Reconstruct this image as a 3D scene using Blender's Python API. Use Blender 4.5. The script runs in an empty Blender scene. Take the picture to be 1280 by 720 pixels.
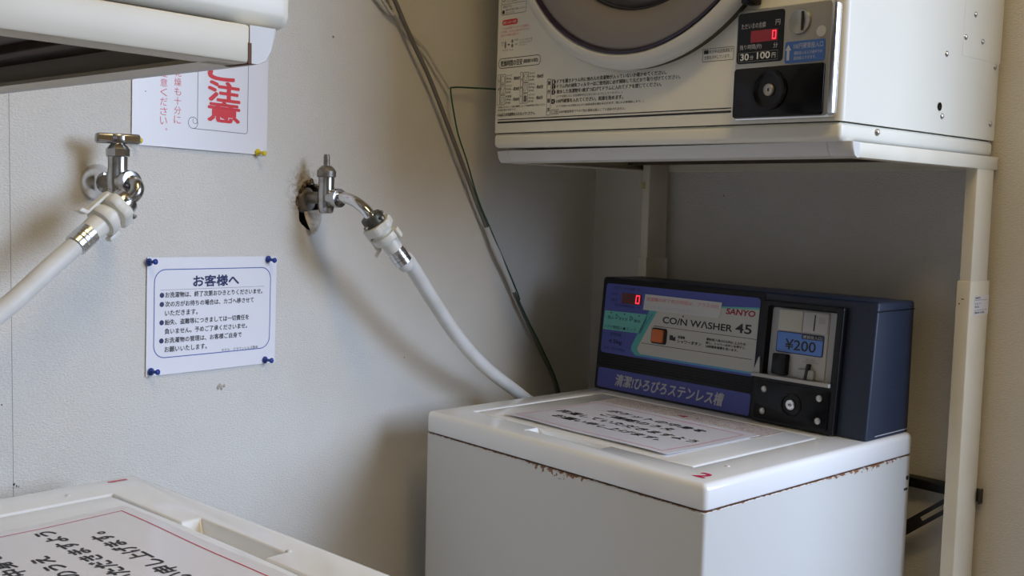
import bpy, bmesh, math, random
from mathutils import Vector, Matrix, Euler, noise

random.seed(7)
S = bpy.context.scene
COL = S.collection
R = math.radians

# ------------------------------------------------------------------ camera
def make_camera():
    yaw, pitch, roll = R(36.985), R(-4.569), R(1.495)
    f = Vector((-math.sin(yaw) * math.cos(pitch), math.cos(yaw) * math.cos(pitch), math.sin(pitch)))
    r = f.cross(Vector((0, 0, 1))).normalized()
    u = r.cross(f)
    c, s = math.cos(roll), math.sin(roll)
    r2, u2 = c * r + s * u, -s * r + c * u
    m = Matrix((r2, u2, -f)).transposed().to_4x4()
    m.translation = (1.157, -1.6567, 1.2043)
    cam = bpy.data.cameras.new('camera')
    cam.sensor_width = 36
    cam.lens = 1319.3 / 1280 * 36
    cam.clip_start = .01
    o = bpy.data.objects.new('camera', cam)
    COL.objects.link(o)
    o.matrix_world = m
    S.camera = o
make_camera()

# ------------------------------------------------------------------ light and exposure
S.view_settings.view_transform = 'Standard'
S.view_settings.look = 'None'
S.view_settings.exposure = 0.0
S.view_settings.gamma = 1.0
S.view_settings.use_curve_mapping = False
S.cycles.use_denoising = True
S.cycles.max_bounces = 10
S.cycles.diffuse_bounces = 6

W_ = bpy.data.worlds.new('sky')
S.world = W_
W_.use_nodes = True
SKY = 15.4                                     # overcast sky above the horizon, dim ground below it
_nt = W_.node_tree
_bg = _nt.nodes['Background']
_tc = _nt.nodes.new('ShaderNodeTexCoord'); _sp = _nt.nodes.new('ShaderNodeSeparateXYZ'); _mr = _nt.nodes.new('ShaderNodeMapRange'); _mx = _nt.nodes.new('ShaderNodeMix')
_mx.data_type = 'RGBA'; _mr.interpolation_type = 'SMOOTHSTEP'
_mr.inputs['From Min'].default_value = -.06; _mr.inputs['From Max'].default_value = .10
_nt.links.new(_tc.outputs['Generated'], _sp.inputs[0]); _nt.links.new(_sp.outputs[2], _mr.inputs['Value']); _nt.links.new(_mr.outputs['Result'], _mx.inputs[0])
_mx.inputs[6].default_value = (.045, .045, .042, 1); _mx.inputs[7].default_value = (.62, .77, 1.05, 1)
_nt.links.new(_mx.outputs[2], _bg.inputs[0]); _bg.inputs[1].default_value = SKY

WIN_X, WIN_Y, WIN_Z, WIN_W, WIN_H = 2.7, .17, 1.78, 1.22, 1.54
def area(name, loc, rot, sx, sy, power, col):
    l = bpy.data.lights.new(name, 'AREA')
    l.shape = 'RECTANGLE'; l.size = sx; l.size_y = sy; l.energy = power; l.color = col
    o = bpy.data.objects.new(name, l); COL.objects.link(o)
    o.location = loc; o.rotation_euler = rot
    return o
_p = area('window_portal', (WIN_X - .005, WIN_Y, WIN_Z), (0, R(90), 0), WIN_H, WIN_W, 1, (1, 1, 1)); _p.data.cycles.is_portal = True
area('warm_fill_light', (1.25, -1.15, 2.66), (0, 0, 0), .9, .25, 11.5, (1, .74, .36))  # added warm overhead fill that tints the shaded areas

# ------------------------------------------------------------------ materials
def mat(name, col, rough=.5, metal=0., spec=.5, emit=None, estr=0., coat=0.):
    m = bpy.data.materials.new(name); m.use_nodes = True
    b = m.node_tree.nodes['Principled BSDF']
    b.inputs['Base Color'].default_value = (*col, 1)
    b.inputs['Roughness'].default_value = rough
    b.inputs['Metallic'].default_value = metal
    b.inputs['Specular IOR Level'].default_value = spec
    b.inputs['Coat Weight'].default_value = coat
    if emit:
        b.inputs['Emission Color'].default_value = (*emit, 1)
        b.inputs['Emission Strength'].default_value = estr
    return m

def nd(m, typ, **kw):
    n = m.node_tree.nodes.new(typ)
    for k, v in kw.items():
        if k == 'inp':
            for a, b in v.items(): n.inputs[a].default_value = b
        else: setattr(n, k, v)
    return n
def lk(m, a, b): m.node_tree.links.new(a, b)
def mathn(m, op, a, b=None, c=None, clamp=False):
    n = nd(m, 'ShaderNodeMath', operation=op, use_clamp=clamp)
    for i, v in enumerate((a, b, c)):
        if v is None: continue
        if isinstance(v, (int, float)): n.inputs[i].default_value = v
        else: lk(m, v, n.inputs[i])
    return n.outputs[0]
def smooth(m, val, lo, hi):
    n = nd(m, 'ShaderNodeMapRange', interpolation_type='SMOOTHSTEP')
    lk(m, val, n.inputs['Value'])
    n.inputs['From Min'].default_value = lo; n.inputs['From Max'].default_value = hi
    return n.outputs['Result']
def mixc(m, fac, a, b):
    n = nd(m, 'ShaderNodeMix', data_type='RGBA')
    lk(m, fac, n.inputs[0])
    for i, v in ((6, a), (7, b)):
        if isinstance(v, tuple): n.inputs[i].default_value = (*v, 1)
        else: lk(m, v, n.inputs[i])
    return n.outputs[2]

def mottled(name, col, col2, rough, scale=30, metal=0., bump=0., bscale=200, spec=.5, lo=.4, hi=.7):
    m = mat(name, col, rough, metal, spec)
    b = m.node_tree.nodes['Principled BSDF']
    tc = nd(m, 'ShaderNodeTexCoord')
    n = nd(m, 'ShaderNodeTexNoise', inp={'Scale': scale, 'Detail': 5.})
    lk(m, tc.outputs['Object'], n.inputs['Vector'])
    lk(m, mixc(m, smooth(m, n.outputs['Fac'], lo, hi), col, col2), b.inputs['Base Color'])
    if bump:
        n2 = nd(m, 'ShaderNodeTexNoise', inp={'Scale': bscale, 'Detail': 3.})
        lk(m, tc.outputs['Object'], n2.inputs['Vector'])
        bp = nd(m, 'ShaderNodeBump', inp={'Strength': 1., 'Distance': bump})
        lk(m, n2.outputs['Fac'], bp.inputs['Height']); lk(m, bp.outputs[0], b.inputs['Normal'])
    return m

def wallpaper(name):
    m = mat(name, (.62, .59, .53), .85, 0, .2)
    b = m.node_tree.nodes['Principled BSDF']
    tc = nd(m, 'ShaderNodeTexCoord')
    n = nd(m, 'ShaderNodeTexNoise', inp={'Scale': 5., 'Detail': 6.})
    lk(m, tc.outputs['Object'], n.inputs['Vector'])
    base = mixc(m, smooth(m, n.outputs['Fac'], .35, .7), (.77, .745, .69), (.73, .70, .635))
    # mould-brown dirt round the unsleeved pipe hole
    sep = nd(m, 'ShaderNodeSeparateXYZ'); lk(m, tc.outputs['Object'], sep.inputs[0])
    dx = mathn(m, 'DIVIDE', mathn(m, 'ADD', sep.outputs[1], .622), .040)
    dz = mathn(m, 'DIVIDE', mathn(m, 'SUBTRACT', sep.outputs[2], 1.215), .045)
    d = mathn(m, 'SQRT', mathn(m, 'ADD', mathn(m, 'MULTIPLY', dx, dx), mathn(m, 'MULTIPLY', dz, dz)))
    n2 = nd(m, 'ShaderNodeTexNoise', inp={'Scale': 160., 'Detail': 4.})
    lk(m, tc.outputs['Object'], n2.inputs['Vector'])
    near = mathn(m, 'MULTIPLY', mathn(m, 'SUBTRACT', 1., d, None, True), smooth(m, n2.outputs['Fac'], .40, .62))
    onleft = mathn(m, 'LESS_THAN', sep.outputs[0], .02)
    near = mathn(m, 'MULTIPLY', mathn(m, 'MULTIPLY', near, onleft), .8, None, True)
    base = mixc(m, near, base, (.17, .10, .045))
    # sparse fly-spots
    n3 = nd(m, 'ShaderNodeTexVoronoi', inp={'Scale': 9.})
    lk(m, tc.outputs['Object'], n3.inputs['Vector'])
    spot = mathn(m, 'LESS_THAN', n3.outputs['Distance'], .017)
    base = mixc(m, mathn(m, 'MULTIPLY', spot, .75), base, (.10, .08, .06))
    lk(m, base, b.inputs['Base Color'])
    # embossed weave
    mp = nd(m, 'ShaderNodeMapping'); mp.inputs['Scale'].default_value = (1, 1, 2.2)
    lk(m, tc.outputs['Object'], mp.inputs[0])
    n4 = nd(m, 'ShaderNodeTexNoise', inp={'Scale': 260., 'Detail': 3., 'Roughness': .65})
    lk(m, mp.outputs[0], n4.inputs['Vector'])
    bp = nd(m, 'ShaderNodeBump', inp={'Strength': 1., 'Distance': .0022})
    lk(m, n4.outputs['Fac'], bp.inputs['Height']); lk(m, bp.outputs[0], b.inputs['Normal'])
    return m

def cabinet_paint():
    m = mat('washer enamel', (.70, .70, .675), .35)
    b = m.node_tree.nodes['Principled BSDF']
    tc = nd(m, 'ShaderNodeTexCoord')
    sep = nd(m, 'ShaderNodeSeparateXYZ'); lk(m, tc.outputs['Object'], sep.inputs[0])
    x, y, z = sep.outputs
    n = nd(m, 'ShaderNodeTexNoise', inp={'Scale': 150., 'Detail': 5.}); lk(m, tc.outputs['Object'], n.inputs['Vector'])
    # rust creeping down from the seam, worst near the middle of the front
    px = mathn(m, 'DIVIDE', mathn(m, 'SUBTRACT', x, .285), .075)
    w = mathn(m, 'SUBTRACT', 1., mathn(m, 'MULTIPLY', px, px), None, True)
    px2 = mathn(m, 'DIVIDE', mathn(m, 'SUBTRACT', y, .37), .13)
    w2 = mathn(m, 'MULTIPLY', mathn(m, 'SUBTRACT', 1., mathn(m, 'MULTIPLY', px2, px2), None, True), mathn(m, 'GREATER_THAN', x, .53))
    w = mathn(m, 'MAXIMUM', w, mathn(m, 'MULTIPLY', w2, .55))
    w = mathn(m, 'MAXIMUM', w, .12)
    depth = mathn(m, 'SUBTRACT', .8458, z)
    lim = mathn(m, 'MULTIPLY', w, mathn(m, 'MULTIPLY', smooth(m, n.outputs['Fac'], .38, .72), .013))
    rust = mathn(m, 'LESS_THAN', depth, lim)
    n2 = nd(m, 'ShaderNodeTexNoise', inp={'Scale': 500.}); lk(m, tc.outputs['Object'], n2.inputs['Vector'])
    rc = mixc(m, n2.outputs['Fac'], (.12, .045, .02), (.42, .20, .09))
    lk(m, mixc(m, rust, (.70, .70, .675), rc), b.inputs['Base Color'])
    return m

def worn_label_mat():
    m = mat('worn lid label', (.5, .45, .45), .5)
    b = m.node_tree.nodes['Principled BSDF']
    tc = nd(m, 'ShaderNodeTexCoord')
    n = nd(m, 'ShaderNodeTexNoise', inp={'Scale': 420., 'Detail': 6.}); lk(m, tc.outputs['Object'], n.inputs['Vector'])
    c = mixc(m, smooth(m, n.outputs['Fac'], .40, .62), (.66, .64, .61), (.42, .33, .33))
    n2 = nd(m, 'ShaderNodeTexNoise', inp={'Scale': 90., 'Detail': 3.}); lk(m, tc.outputs['Object'], n2.inputs['Vector'])
    c = mixc(m, smooth(m, n2.outputs['Fac'], .66, .70), c, (.16, .11, .11))
    lk(m, c, b.inputs['Base Color'])
    return m

M = {}
M['wall'] = wallpaper('embossed beige wallpaper')
M['floor'] = mottled('grey vinyl floor', (.30, .235, .18), (.25, .195, .145), .5, 12)
M['hidden'] = mat('ochre painted wall', (.42, .36, .26), .9)
M['ceil'] = mat('ceiling board', (.50, .45, .36), .9)
M['seam'] = mat('wallpaper seam', (.38, .35, .30), .9)
M['hole'] = mottled('dirty plaster', (.05, .04, .03), (.12, .09, .06), .9, 120)
M['torn'] = mottled('torn wallpaper', (.62, .57, .48), (.40, .34, .26), .9, 90)
M['crust'] = mottled('pipe hole crust', (.10, .065, .035), (.33, .26, .18), .95, 260)
M['enamel'] = cabinet_paint()
M['cover'] = mat('washer top plastic', (.92, .93, .93), .14, coat=.5)
M['dark'] = mat('dark gap', (.03, .028, .026), .8)
M['navy'] = mottled('navy steel', (.015, .026, .056), (.019, .031, .064), .45, 300)
M['black'] = mat('black plastic', (.006, .006, .008), .4, 0, .3)
M['blackgloss'] = mat('black glossy plastic', (.004, .004, .005), .15, 0, .25)
M['blue'] = mat('printed blue', (.060, .075, .36), .4)
M['bluelab'] = mat('price label blue', (.11, .25, .68), .45)
M['dryerblue'] = mat('instruction label blue', (.035, .12, .40), .4)
M['teal'] = mat('printed teal', (.07, .40, .38), .4)
M['mint'] = mat('printed mint', (.12, .47, .42), .4)
M['cyan'] = mat('printed cyan edge', (.08, .33, .55), .4)
M['beige'] = mat('printed beige', (.52, .52, .47), .45)
M['ink'] = mat('black ink', (.012, .012, .014), .5)
M['navyink'] = mat('navy ink', (.012, .018, .10), .5)
M['blueink'] = mat('blue ink', (.03, .07, .36), .5)
M['greyink'] = mat('grey ink', (.20, .20, .20), .5)
M['redink'] = mat('red ink', (.68, .03, .035), .5)
M['paleredink'] = mat('thin red ink', (.70, .16, .20), .5)
M['crimson'] = mat('crimson ink', (.32, .012, .05), .5)
M['markerred'] = mat('red marker ink', (.62, .02, .10), .5)
M['silverink'] = mat('silver print', (.48, .49, .55), .4)
M['white'] = mat('white print', (.72, .72, .72), .5)
M['strip'] = mat('paper strip', (.60, .61, .60), .55)
M['paper'] = mat('laminated paper', (.82, .82, .87), .16)
M['paper2'] = mat('white laminated sheet', (.80, .80, .84), .30)
M['lam'] = mat('laminate margin', (.70, .71, .71), .2)
M['redglass'] = mat('dark red display window', (.10, .008, .010), .2)
M['led'] = mat('red led segment', (.4, .01, .02), .4, emit=(1., .03, .06), estr=1.6)
M['leddim'] = mat('dim led window', (.16, .006, .012), .35, emit=(1., .02, .04), estr=.05)
M['orange'] = mat('orange button', (.62, .15, .03), .45)
M['plate'] = mat('grey coin plate', (.36, .36, .36), .45)
M['plate2'] = mat('pale coin plate', (.46, .46, .45), .4)
M['ivory'] = mat('ivory blank', (.55, .54, .46), .45)
M['steel'] = mat('screw steel', (.55, .55, .54), .3, .9)
M['satin'] = mottled('satin metal plate', (.36, .35, .32), (.40, .39, .36), .38, 900, .75)
M['bright'] = mat('bright chrome edge', (.78, .78, .80), .18, 1.)
M['chrome'] = mottled('worn chrome', (.50, .50, .50), (.36, .355, .34), .22, 60, 1.)
M['chromeclean'] = mat('polished chrome', (.70, .70, .70), .10, 1.)
M['brass'] = mottled('dull brass grey', (.30, .285, .25), (.22, .20, .17), .45, 120, .85)
M['dryer'] = mat('dryer cream enamel', (.81, .79, .69), .38)
M['stand'] = mottled('stand cream paint', (.76, .715, .59), (.72, .67, .54), .42, 14)
M['bumper'] = mat('bumper grey plastic', (.68, .67, .65), .42)
M['under'] = mottled('dark underside', (.13, .115, .095), (.09, .075, .055), .7, 25)  # mottled dark grey-brown all over the pan
M['rib'] = mottled('dark brown rib', (.085, .060, .040), (.06, .04, .028), .8, 40)  # mottled brown, darker than the pan
M['chip'] = mat('chipped rust edge', (.16, .08, .05), .8)
M['doorwhite'] = mat('door ring cream', (.66, .65, .60), .35)
M['gasket'] = mat('dark violet trim', (.020, .012, .035), .25)
M['doorgrey'] = mat('door grey plastic', (.20, .185, .18), .42)
M['gapshade'] = mat('olive door seal', (.075, .070, .045), .7)  # gap behind the door ring, its shade put into the dark olive
M['doorglass'] = mat('smoked door glass', (.07, .065, .06), .12)
M['connector'] = mat('ivory connector plastic', (.74, .72, .64), .4)
M['hose'] = mottled('white rubber hose', (.72, .71, .68), (.66, .65, .60), .5, 30)
M['clamp'] = mat('hose clamp steel', (.62, .62, .62), .25, 1.)
M['darkclamp'] = mottled('tarnished ring', (.10, .095, .07), (.06, .055, .04), .4, 100, .7)
M['pinblue'] = mat('blue pin plastic', (.015, .05, .30), .25)
M['pinyellow'] = mat('yellow pin plastic', (.72, .58, .02), .25)
M['cord'] = mat('grey cord', (.16, .145, .125), .55)
M['green'] = mat('green wire', (.012, .085, .05), .5)
M['whitewire'] = mat('beige wire', (.55, .52, .45), .5)
M['wrap'] = mat('white tape wrap', (.66, .65, .62), .5)
M['blackmetal'] = mat('black steel bracket', (.018, .018, .019), .5)
M['tape'] = mat('yellowed tape', (.50, .40, .17), .5)
M['frame'] = mat('window frame aluminium', (.5, .5, .5), .4, .8)

# ------------------------------------------------------------------ mesh helpers
class MB:
    def __init__(s): s.v = []; s.f = []; s.m = []; s.mats = []
    def mi(s, m):
        m = M[m] if isinstance(m, str) else m
        if m not in s.mats: s.mats.append(m)
        return s.mats.index(m)
    def add(s, vs, fs, m, fn=None):
        k = len(s.v); i = s.mi(m)
        for p in vs: s.v.append(tuple(fn(*p)) if fn else tuple(p))
        for f in fs: s.f.append([a + k for a in f]); s.m.append(i)
    def bm(s, b, m, fn=None):
        b.verts.ensure_lookup_table(); b.verts.index_update()
        s.add([v.co[:] for v in b.verts], [[v.index for v in f.verts] for f in b.faces], m, fn)
        b.free()
    def box(s, x0, x1, y0, y1, z0, z1, m, bev=0., seg=2, fn=None):
        s.bm(bmbox(x0, x1, y0, y1, z0, z1, bev, seg), m, fn)
    def prism(s, pts, w0, w1, m, fn=None, bev=0.):
        """polygon pts (u,v) extruded from w0 to w1"""
        b = bmesh.new()
        lo = [b.verts.new((u, v, w0)) for u, v in pts]
        hi = [b.verts.new((u, v, w1)) for u, v in pts]
        n = len(pts)
        b.faces.new(lo[::-1]); top = b.faces.new(hi)
        for i in range(n): b.faces.new((lo[i], lo[(i + 1) % n], hi[(i + 1) % n], hi[i]))
        bmesh.ops.recalc_face_normals(b, faces=b.faces)
        if bev:
            bmesh.ops.bevel(b, geom=list(top.edges), offset=bev, segments=2, affect='EDGES', profile=.5)
        s.bm(b, m, fn)
    def lathe(s, prof, m, mx=None, n=32, cap=True):
        """prof: list of (r, h); axis +Z of mx"""
        mx = mx or Matrix()
        vs = []; fs = []
        for r, h in prof:
            for i in range(n):
                a = 2 * math.pi * i / n
                vs.append(mx @ Vector((r * math.cos(a), r * math.sin(a), h)))
        for j in range(len(prof) - 1):
            for i in range(n):
                a, b_ = j * n + i, j * n + (i + 1) % n
                fs.append((a, b_, b_ + n, a + n))
        if cap:
            fs.append(tuple(range(n))[::-1]); k = (len(prof) - 1) * n
            fs.append(tuple(range(k, k + n)))
        s.add(vs, fs, m)
    def tube(s, path, r, m, n=12, sub=6):
        pts = spline(path, sub) if sub else [Vector(p) for p in path]
        rs = r if callable(r) else (lambda t: r)
        t0 = (pts[1] - pts[0]).normalized()
        nrm = t0.orthogonal().normalized()
        vs = []; fs = []
        L = len(pts)
        for i, p in enumerate(pts):
            t = (pts[min(i + 1, L - 1)] - pts[max(i - 1, 0)]).normalized()
            nrm = (nrm - t * nrm.dot(t)).normalized(); bn = t.cross(nrm)
            rr = rs(i / (L - 1))
            for k in range(n):
                a = 2 * math.pi * k / n
                vs.append(p + rr * (math.cos(a) * nrm + math.sin(a) * bn))
        for i in range(L - 1):
            for k in range(n):
                a, b_ = i * n + k, i * n + (k + 1) % n
                fs.append((a, b_, b_ + n, a + n))
        fs.append(tuple(range(n))[::-1]); fs.append(tuple(range((L - 1) * n, L * n)))
        s.add(vs, fs, m)
    def build(s, name, parent=None, smooth=None):
        me = bpy.data.meshes.new(name)
        me.from_pydata(s.v, [], s.f)
        for m in s.mats: me.materials.append(m)
        me.polygons.foreach_set('material_index', s.m)
        if smooth is not None:
            me.polygons.foreach_set('use_smooth', [True] * len(s.f))
            me.set_sharp_from_angle(angle=R(smooth))
        me.validate(); me.update()
        o = bpy.data.objects.new(name, me); COL.objects.link(o)
        if parent: o.parent = parent
        return o

def bmbox(x0, x1, y0, y1, z0, z1, bev=0., seg=2):
    b = bmesh.new()
    r = bmesh.ops.create_cube(b, size=1)
    for v in b.verts:
        v.co = ((x0 + x1) / 2 + v.co.x * (x1 - x0), (y0 + y1) / 2 + v.co.y * (y1 - y0), (z0 + z1) / 2 + v.co.z * (z1 - z0))
    if bev: bmesh.ops.bevel(b, geom=list(b.edges), offset=bev, segments=seg, affect='EDGES', profile=.5)
    return b

def spline(P, sub):
    P = [Vector(p) for p in P]
    out = []
    for i in range(len(P) - 1):
        p0, p1, p2, p3 = P[max(i - 1, 0)], P[i], P[i + 1], P[min(i + 2, len(P) - 1)]
        for k in range(sub):
            t = k / sub
            out.append(.5 * ((2 * p1) + (p2 - p0) * t + (2 * p0 - 5 * p1 + 4 * p2 - p3) * t * t + (-p0 + 3 * p1 - 3 * p2 + p3) * t ** 3))
    out.append(P[-1])
    return out

def rrect(u0, u1, v0, v1, r, n=5):
    out = []
    for cx, cy, a0 in ((u1 - r, v1 - r, 0), (u0 + r, v1 - r, 90), (u0 + r, v0 + r, 180), (u1 - r, v0 + r, 270)):
        for i in range(n + 1):
            a = R(a0 + 90 * i / n); out.append((cx + r * math.cos(a), cy + r * math.sin(a)))
    return out

def boolean(mesh_obj, cutters):
    """cut solid meshes out of mesh_obj and keep the result as its mesh"""
    obs = []
    for b in cutters:
        me = bpy.data.meshes.new('cut'); b.to_mesh(me); b.free()
        c = bpy.data.objects.new('cut', me); COL.objects.link(c); c.parent = mesh_obj.parent; obs.append(c)
        md = mesh_obj.modifiers.new('b', 'BOOLEAN'); md.object = c; md.operation = 'DIFFERENCE'; md.solver = 'EXACT'
    bpy.context.view_layer.update()
    dg = bpy.context.evaluated_depsgraph_get()
    me = bpy.data.meshes.new_from_object(mesh_obj.evaluated_get(dg))
    mesh_obj.modifiers.clear(); old = mesh_obj.data; nm = old.name; mesh_obj.data = me
    bpy.data.meshes.remove(old); me.name = nm
    for c in obs:
        d = c.data; bpy.data.objects.remove(c); bpy.data.meshes.remove(d)

_tc = {}
def glyphs(body, bold=0., italic=0., res=2, spacing=1.):
    key = (body, bold, italic, res, spacing)
    if key in _tc: return _tc[key]
    c = bpy.data.curves.new('t', 'FONT')
    c.body = body; c.size = 1; c.offset = bold; c.shear = italic; c.resolution_u = res; c.space_character = spacing
    o = bpy.data.objects.new('t', c); COL.objects.link(o)
    bpy.context.view_layer.update()
    me = o.to_mesh()
    vs = [v.co[:] for v in me.vertices]; fs = [tuple(p.vertices) for p in me.polygons]
    o.to_mesh_clear(); bpy.data.objects.remove(o); bpy.data.curves.remove(c)
    _tc[key] = (vs, fs)
    return vs, fs

def text(mb, body, u, v, w, h, m, fn, off=.0004, bold=0., italic=0., res=2, spacing=1., slope=0., fat=0.):
    """write body so its ink starts at u, spans width w, has ink height h with bottom at v"""
    vs, fs = glyphs(body, bold, italic, res, spacing)
    if not vs: return
    x0 = min(p[0] for p in vs); x1 = max(p[0] for p in vs); y0 = min(p[1] for p in vs); y1 = max(p[1] for p in vs)
    sx = w / (x1 - x0); sy = h / (y1 - y0)
    shifts = [(0, 0)]
    if fat: shifts = [(fat * math.cos(k * math.pi / 3), fat * math.sin(k * math.pi / 3)) for k in range(6)]
    for k, (a, b_) in enumerate(shifts):
        mb.add([(u + (p[0] - x0) * sx + a, v + (p[1] - y0) * sy + slope * (p[0] - x0) * sx + b_, off + k * .00003) for p in vs], fs, m, fn)

def flat(mb, pts, m, fn, off=.0003):
    mb.add([(u, v, off) for u, v in pts], [tuple(range(len(pts)))], m, fn)

def outline(mb, pts, t, m, fn, off=.0004):
    """closed line of width t along pts"""
    q = []
    for i in range(len(pts)):
        a, b = Vector(pts[i]), Vector(pts[(i + 1) % len(pts)]); k = max(1, int((b - a).length / .008))
        q += [tuple(a.lerp(b, j / k)) for j in range(k)]
    pts = q
    n = len(pts); vs = []; fs = []
    for i in range(n):
        p, a, b = Vector(pts[i]), Vector(pts[i - 1]), Vector(pts[(i + 1) % n])
        d1, d2 = (p - a).normalized(), (b - p).normalized()
        nn = Vector((-(d1.y + d2.y), d1.x + d2.x))
        L = nn.length
        nn = nn / L if L > 1e-6 else Vector((-d1.y, d1.x))
        k = t / 2 / max(.4, nn.dot(Vector((-d1.y, d1.x))))
        vs += [(p.x + nn.x * k, p.y + nn.y * k, off), (p.x - nn.x * k, p.y - nn.y * k, off)]
    for i in range(n):
        j = (i + 1) % n
        fs.append((2 * i, 2 * i + 1, 2 * j + 1, 2 * j))
    mb.add(vs, fs, m, fn)

def line(mb, u0, v0, u1, v1, t, m, fn, off=.0004):
    d = Vector((u1 - u0, v1 - v0)); k = max(1, int(d.length / .008)); e = d.normalized(); nx, ny = -e.y * t / 2, e.x * t / 2
    vs = []; fs = []
    for j in range(k + 1):
        a, b = u0 + d.x * j / k, v0 + d.y * j / k; vs += [(a + nx, b + ny, off), (a - nx, b - ny, off)]
        if j: fs.append((2 * j - 2, 2 * j - 1, 2 * j + 1, 2 * j))
    mb.add(vs, fs, m, fn)
def polyline(mb, pts, t, m, fn, off=.0004):
    for a, b in zip(pts, pts[1:]): line(mb, *a, *b, t, m, fn, off)

def disc(cx, cy, r, n=24): return [(cx + r * math.cos(2 * math.pi * i / n), cy + r * math.sin(2 * math.pi * i / n)) for i in range(n)]

def axis(p, d, up=None):
    """matrix with +Z along d at p"""
    d = Vector(d).normalized()
    x = (Vector(up) - d * Vector(up).dot(d)).normalized() if up else d.orthogonal().normalized()
    m = Matrix((x, d.cross(x), d)).transposed().to_4x4(); m.translation = p
    return m

def empty(name, loc, rz=0., label=None, cat=None, group=None):
    o = bpy.data.objects.new(name, None); COL.objects.link(o)
    o.empty_display_size = .05
    o.location = loc; o.rotation_euler = (0, 0, rz)
    return tag(o, label, cat, group)
def tag(o, label=None, cat=None, group=None, kind=None):
    if label: o['label'] = label
    if cat: o['category'] = cat
    if group: o['group'] = group
    if kind: o['kind'] = kind
    return o
def copy_tree(o, parent=None):
    c = o.copy(); COL.objects.link(c)
    if parent: c.parent = parent
    for ch in list(o.children): copy_tree(ch, c)
    return c

# ------------------------------------------------------------------ layout frames
AROT = R(-10.996)
WX, WY = .0791, -.4379                       # washer two, front left foot
def A2W(x, y, z=0.):
    c, s = math.cos(AROT), math.sin(AROT)
    return Vector((WX + c * x - s * y, WY + s * x + c * y, z))
BACK = .5632                                 # back wall plane in that frame

# ------------------------------------------------------------------ room shell
H = 2.7
corner = A2W((math.sin(AROT) * BACK - WX) / math.cos(AROT), BACK)
far = A2W((2.15 - WX + math.sin(AROT) * BACK) / math.cos(AROT), BACK)
YF = -3.0
def wall_seg(name, p, q, z0, z1, thick=.1):
    """vertical slab, inner face p->q with the room on the left of that direction"""
    p, q = Vector((p[0], p[1])), Vector((q[0], q[1])); d = (q - p).normalized(); n = Vector((d.y, -d.x)) * thick
    mb = MB()
    pts = [p, q, q + n, p + n]
    vs = [(a.x, a.y, z0) for a in pts] + [(a.x, a.y, z1) for a in pts]
    mb.add(vs, [(3, 2, 1, 0), (4, 5, 6, 7), (0, 1, 5, 4), (1, 2, 6, 5), (2, 3, 7, 6), (3, 0, 4, 7)], 'wall')
    return mb.build(name)
mb = MB(); mb.box(-.3, 2.8, -3.1, 1.5, -.1, 0, 'floor'); floor = tag(mb.build('floor'), kind='structure')
mb = MB(); mb.box(-.3, 2.8, -3.1, 1.5, H, H + .1, 'ceil'); tag(mb.build('ceiling'), kind='structure')

# left wall: solid slab with a real hole round tap two's pipe
mb = MB(); mb.box(-.1, 0, YF - .1, corner.y + .1, 0, H, 'wall')
wl = mb.build('wall_left'); wl.data.materials.append(M['hole'])
HY, HZ = -.612, 1.197
b = bmesh.new(); ring = []
for i in range(28):
    a = 2 * math.pi * i / 28
    k = 1 + .06 * math.sin(3 * a + 1) + .05 * math.sin(7 * a)
    ring.append((HY + .0235 * k * math.cos(a), HZ + .030 * k * math.sin(a) - (.006 if math.sin(a) < 0 else 0)))
lo = [b.verts.new((-.05, y, z)) for y, z in ring]; hi = [b.verts.new((.02, y, z)) for y, z in ring]
b.faces.new(lo[::-1]); b.faces.new(hi)
for i in range(28): b.faces.new((lo[i], lo[(i + 1) % 28], hi[(i + 1) % 28], hi[i]))
bmesh.ops.recalc_face_normals(b, faces=b.faces)
boolean(wl, [b])
for p in wl.data.polygons:
    c = p.center
    if c.x < -.004 and c.x > -.06 and abs(c.y - HY) < .05 and abs(c.z - HZ) < .06: p.material_index = 1
tag(wl, kind='structure')
mb = MB()
for i in range(3, 15):
    for k in range(3):
        a = 2 * math.pi * (i + random.random()) / 28
        r = random.uniform(.0015, .0036)
        p = (random.uniform(-.001, .0025), HY + (.0232 + random.uniform(-.002, .003)) * math.cos(a), HZ + (.0305 + random.uniform(-.002, .003)) * math.sin(a))
        bb = bmesh.new(); bmesh.ops.create_icosphere(bb, subdivisions=1, radius=r)
        for v in bb.verts: v.co = v.co * random.uniform(.7, 1.2) + Vector(p)
        mb.bm(bb, 'crust')
mb.build('hole_crust', wl, 60)
# torn wallpaper flap hanging in the lower half of the hole
mb = MB(); vs = []; fs = []
for i in range(7):
    t = i / 6
    for j in range(6):
        s_ = j / 5 - .5
        wv = .017 * (1 - .62 * t ** 2)
        vs.append((.003 + .006 * math.sin(t * 2.2) + .003 * math.sin(5 * s_ + 3 * t), HY + .004 + s_ * 2 * wv * .9, HZ - .010 - .033 * t + .004 * s_))
for i in range(6):
    for j in range(5):
        a = i * 6 + j; fs.append((a, a + 1, a + 7, a + 6))
n0 = len(vs); vs2 = [(x - .0008, y, z) for x, y, z in vs]
fs2 = [tuple(k + n0 for k in f[::-1]) for f in fs]
mb.add(vs + vs2, fs + fs2, 'torn'); mb.build('torn_wallpaper', wl, 60)
mb = MB(); mb.box(-.001, .0003, -1.0537, -1.0531, 0, H, 'seam'); mb.build('wallpaper_seam', wl)
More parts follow.
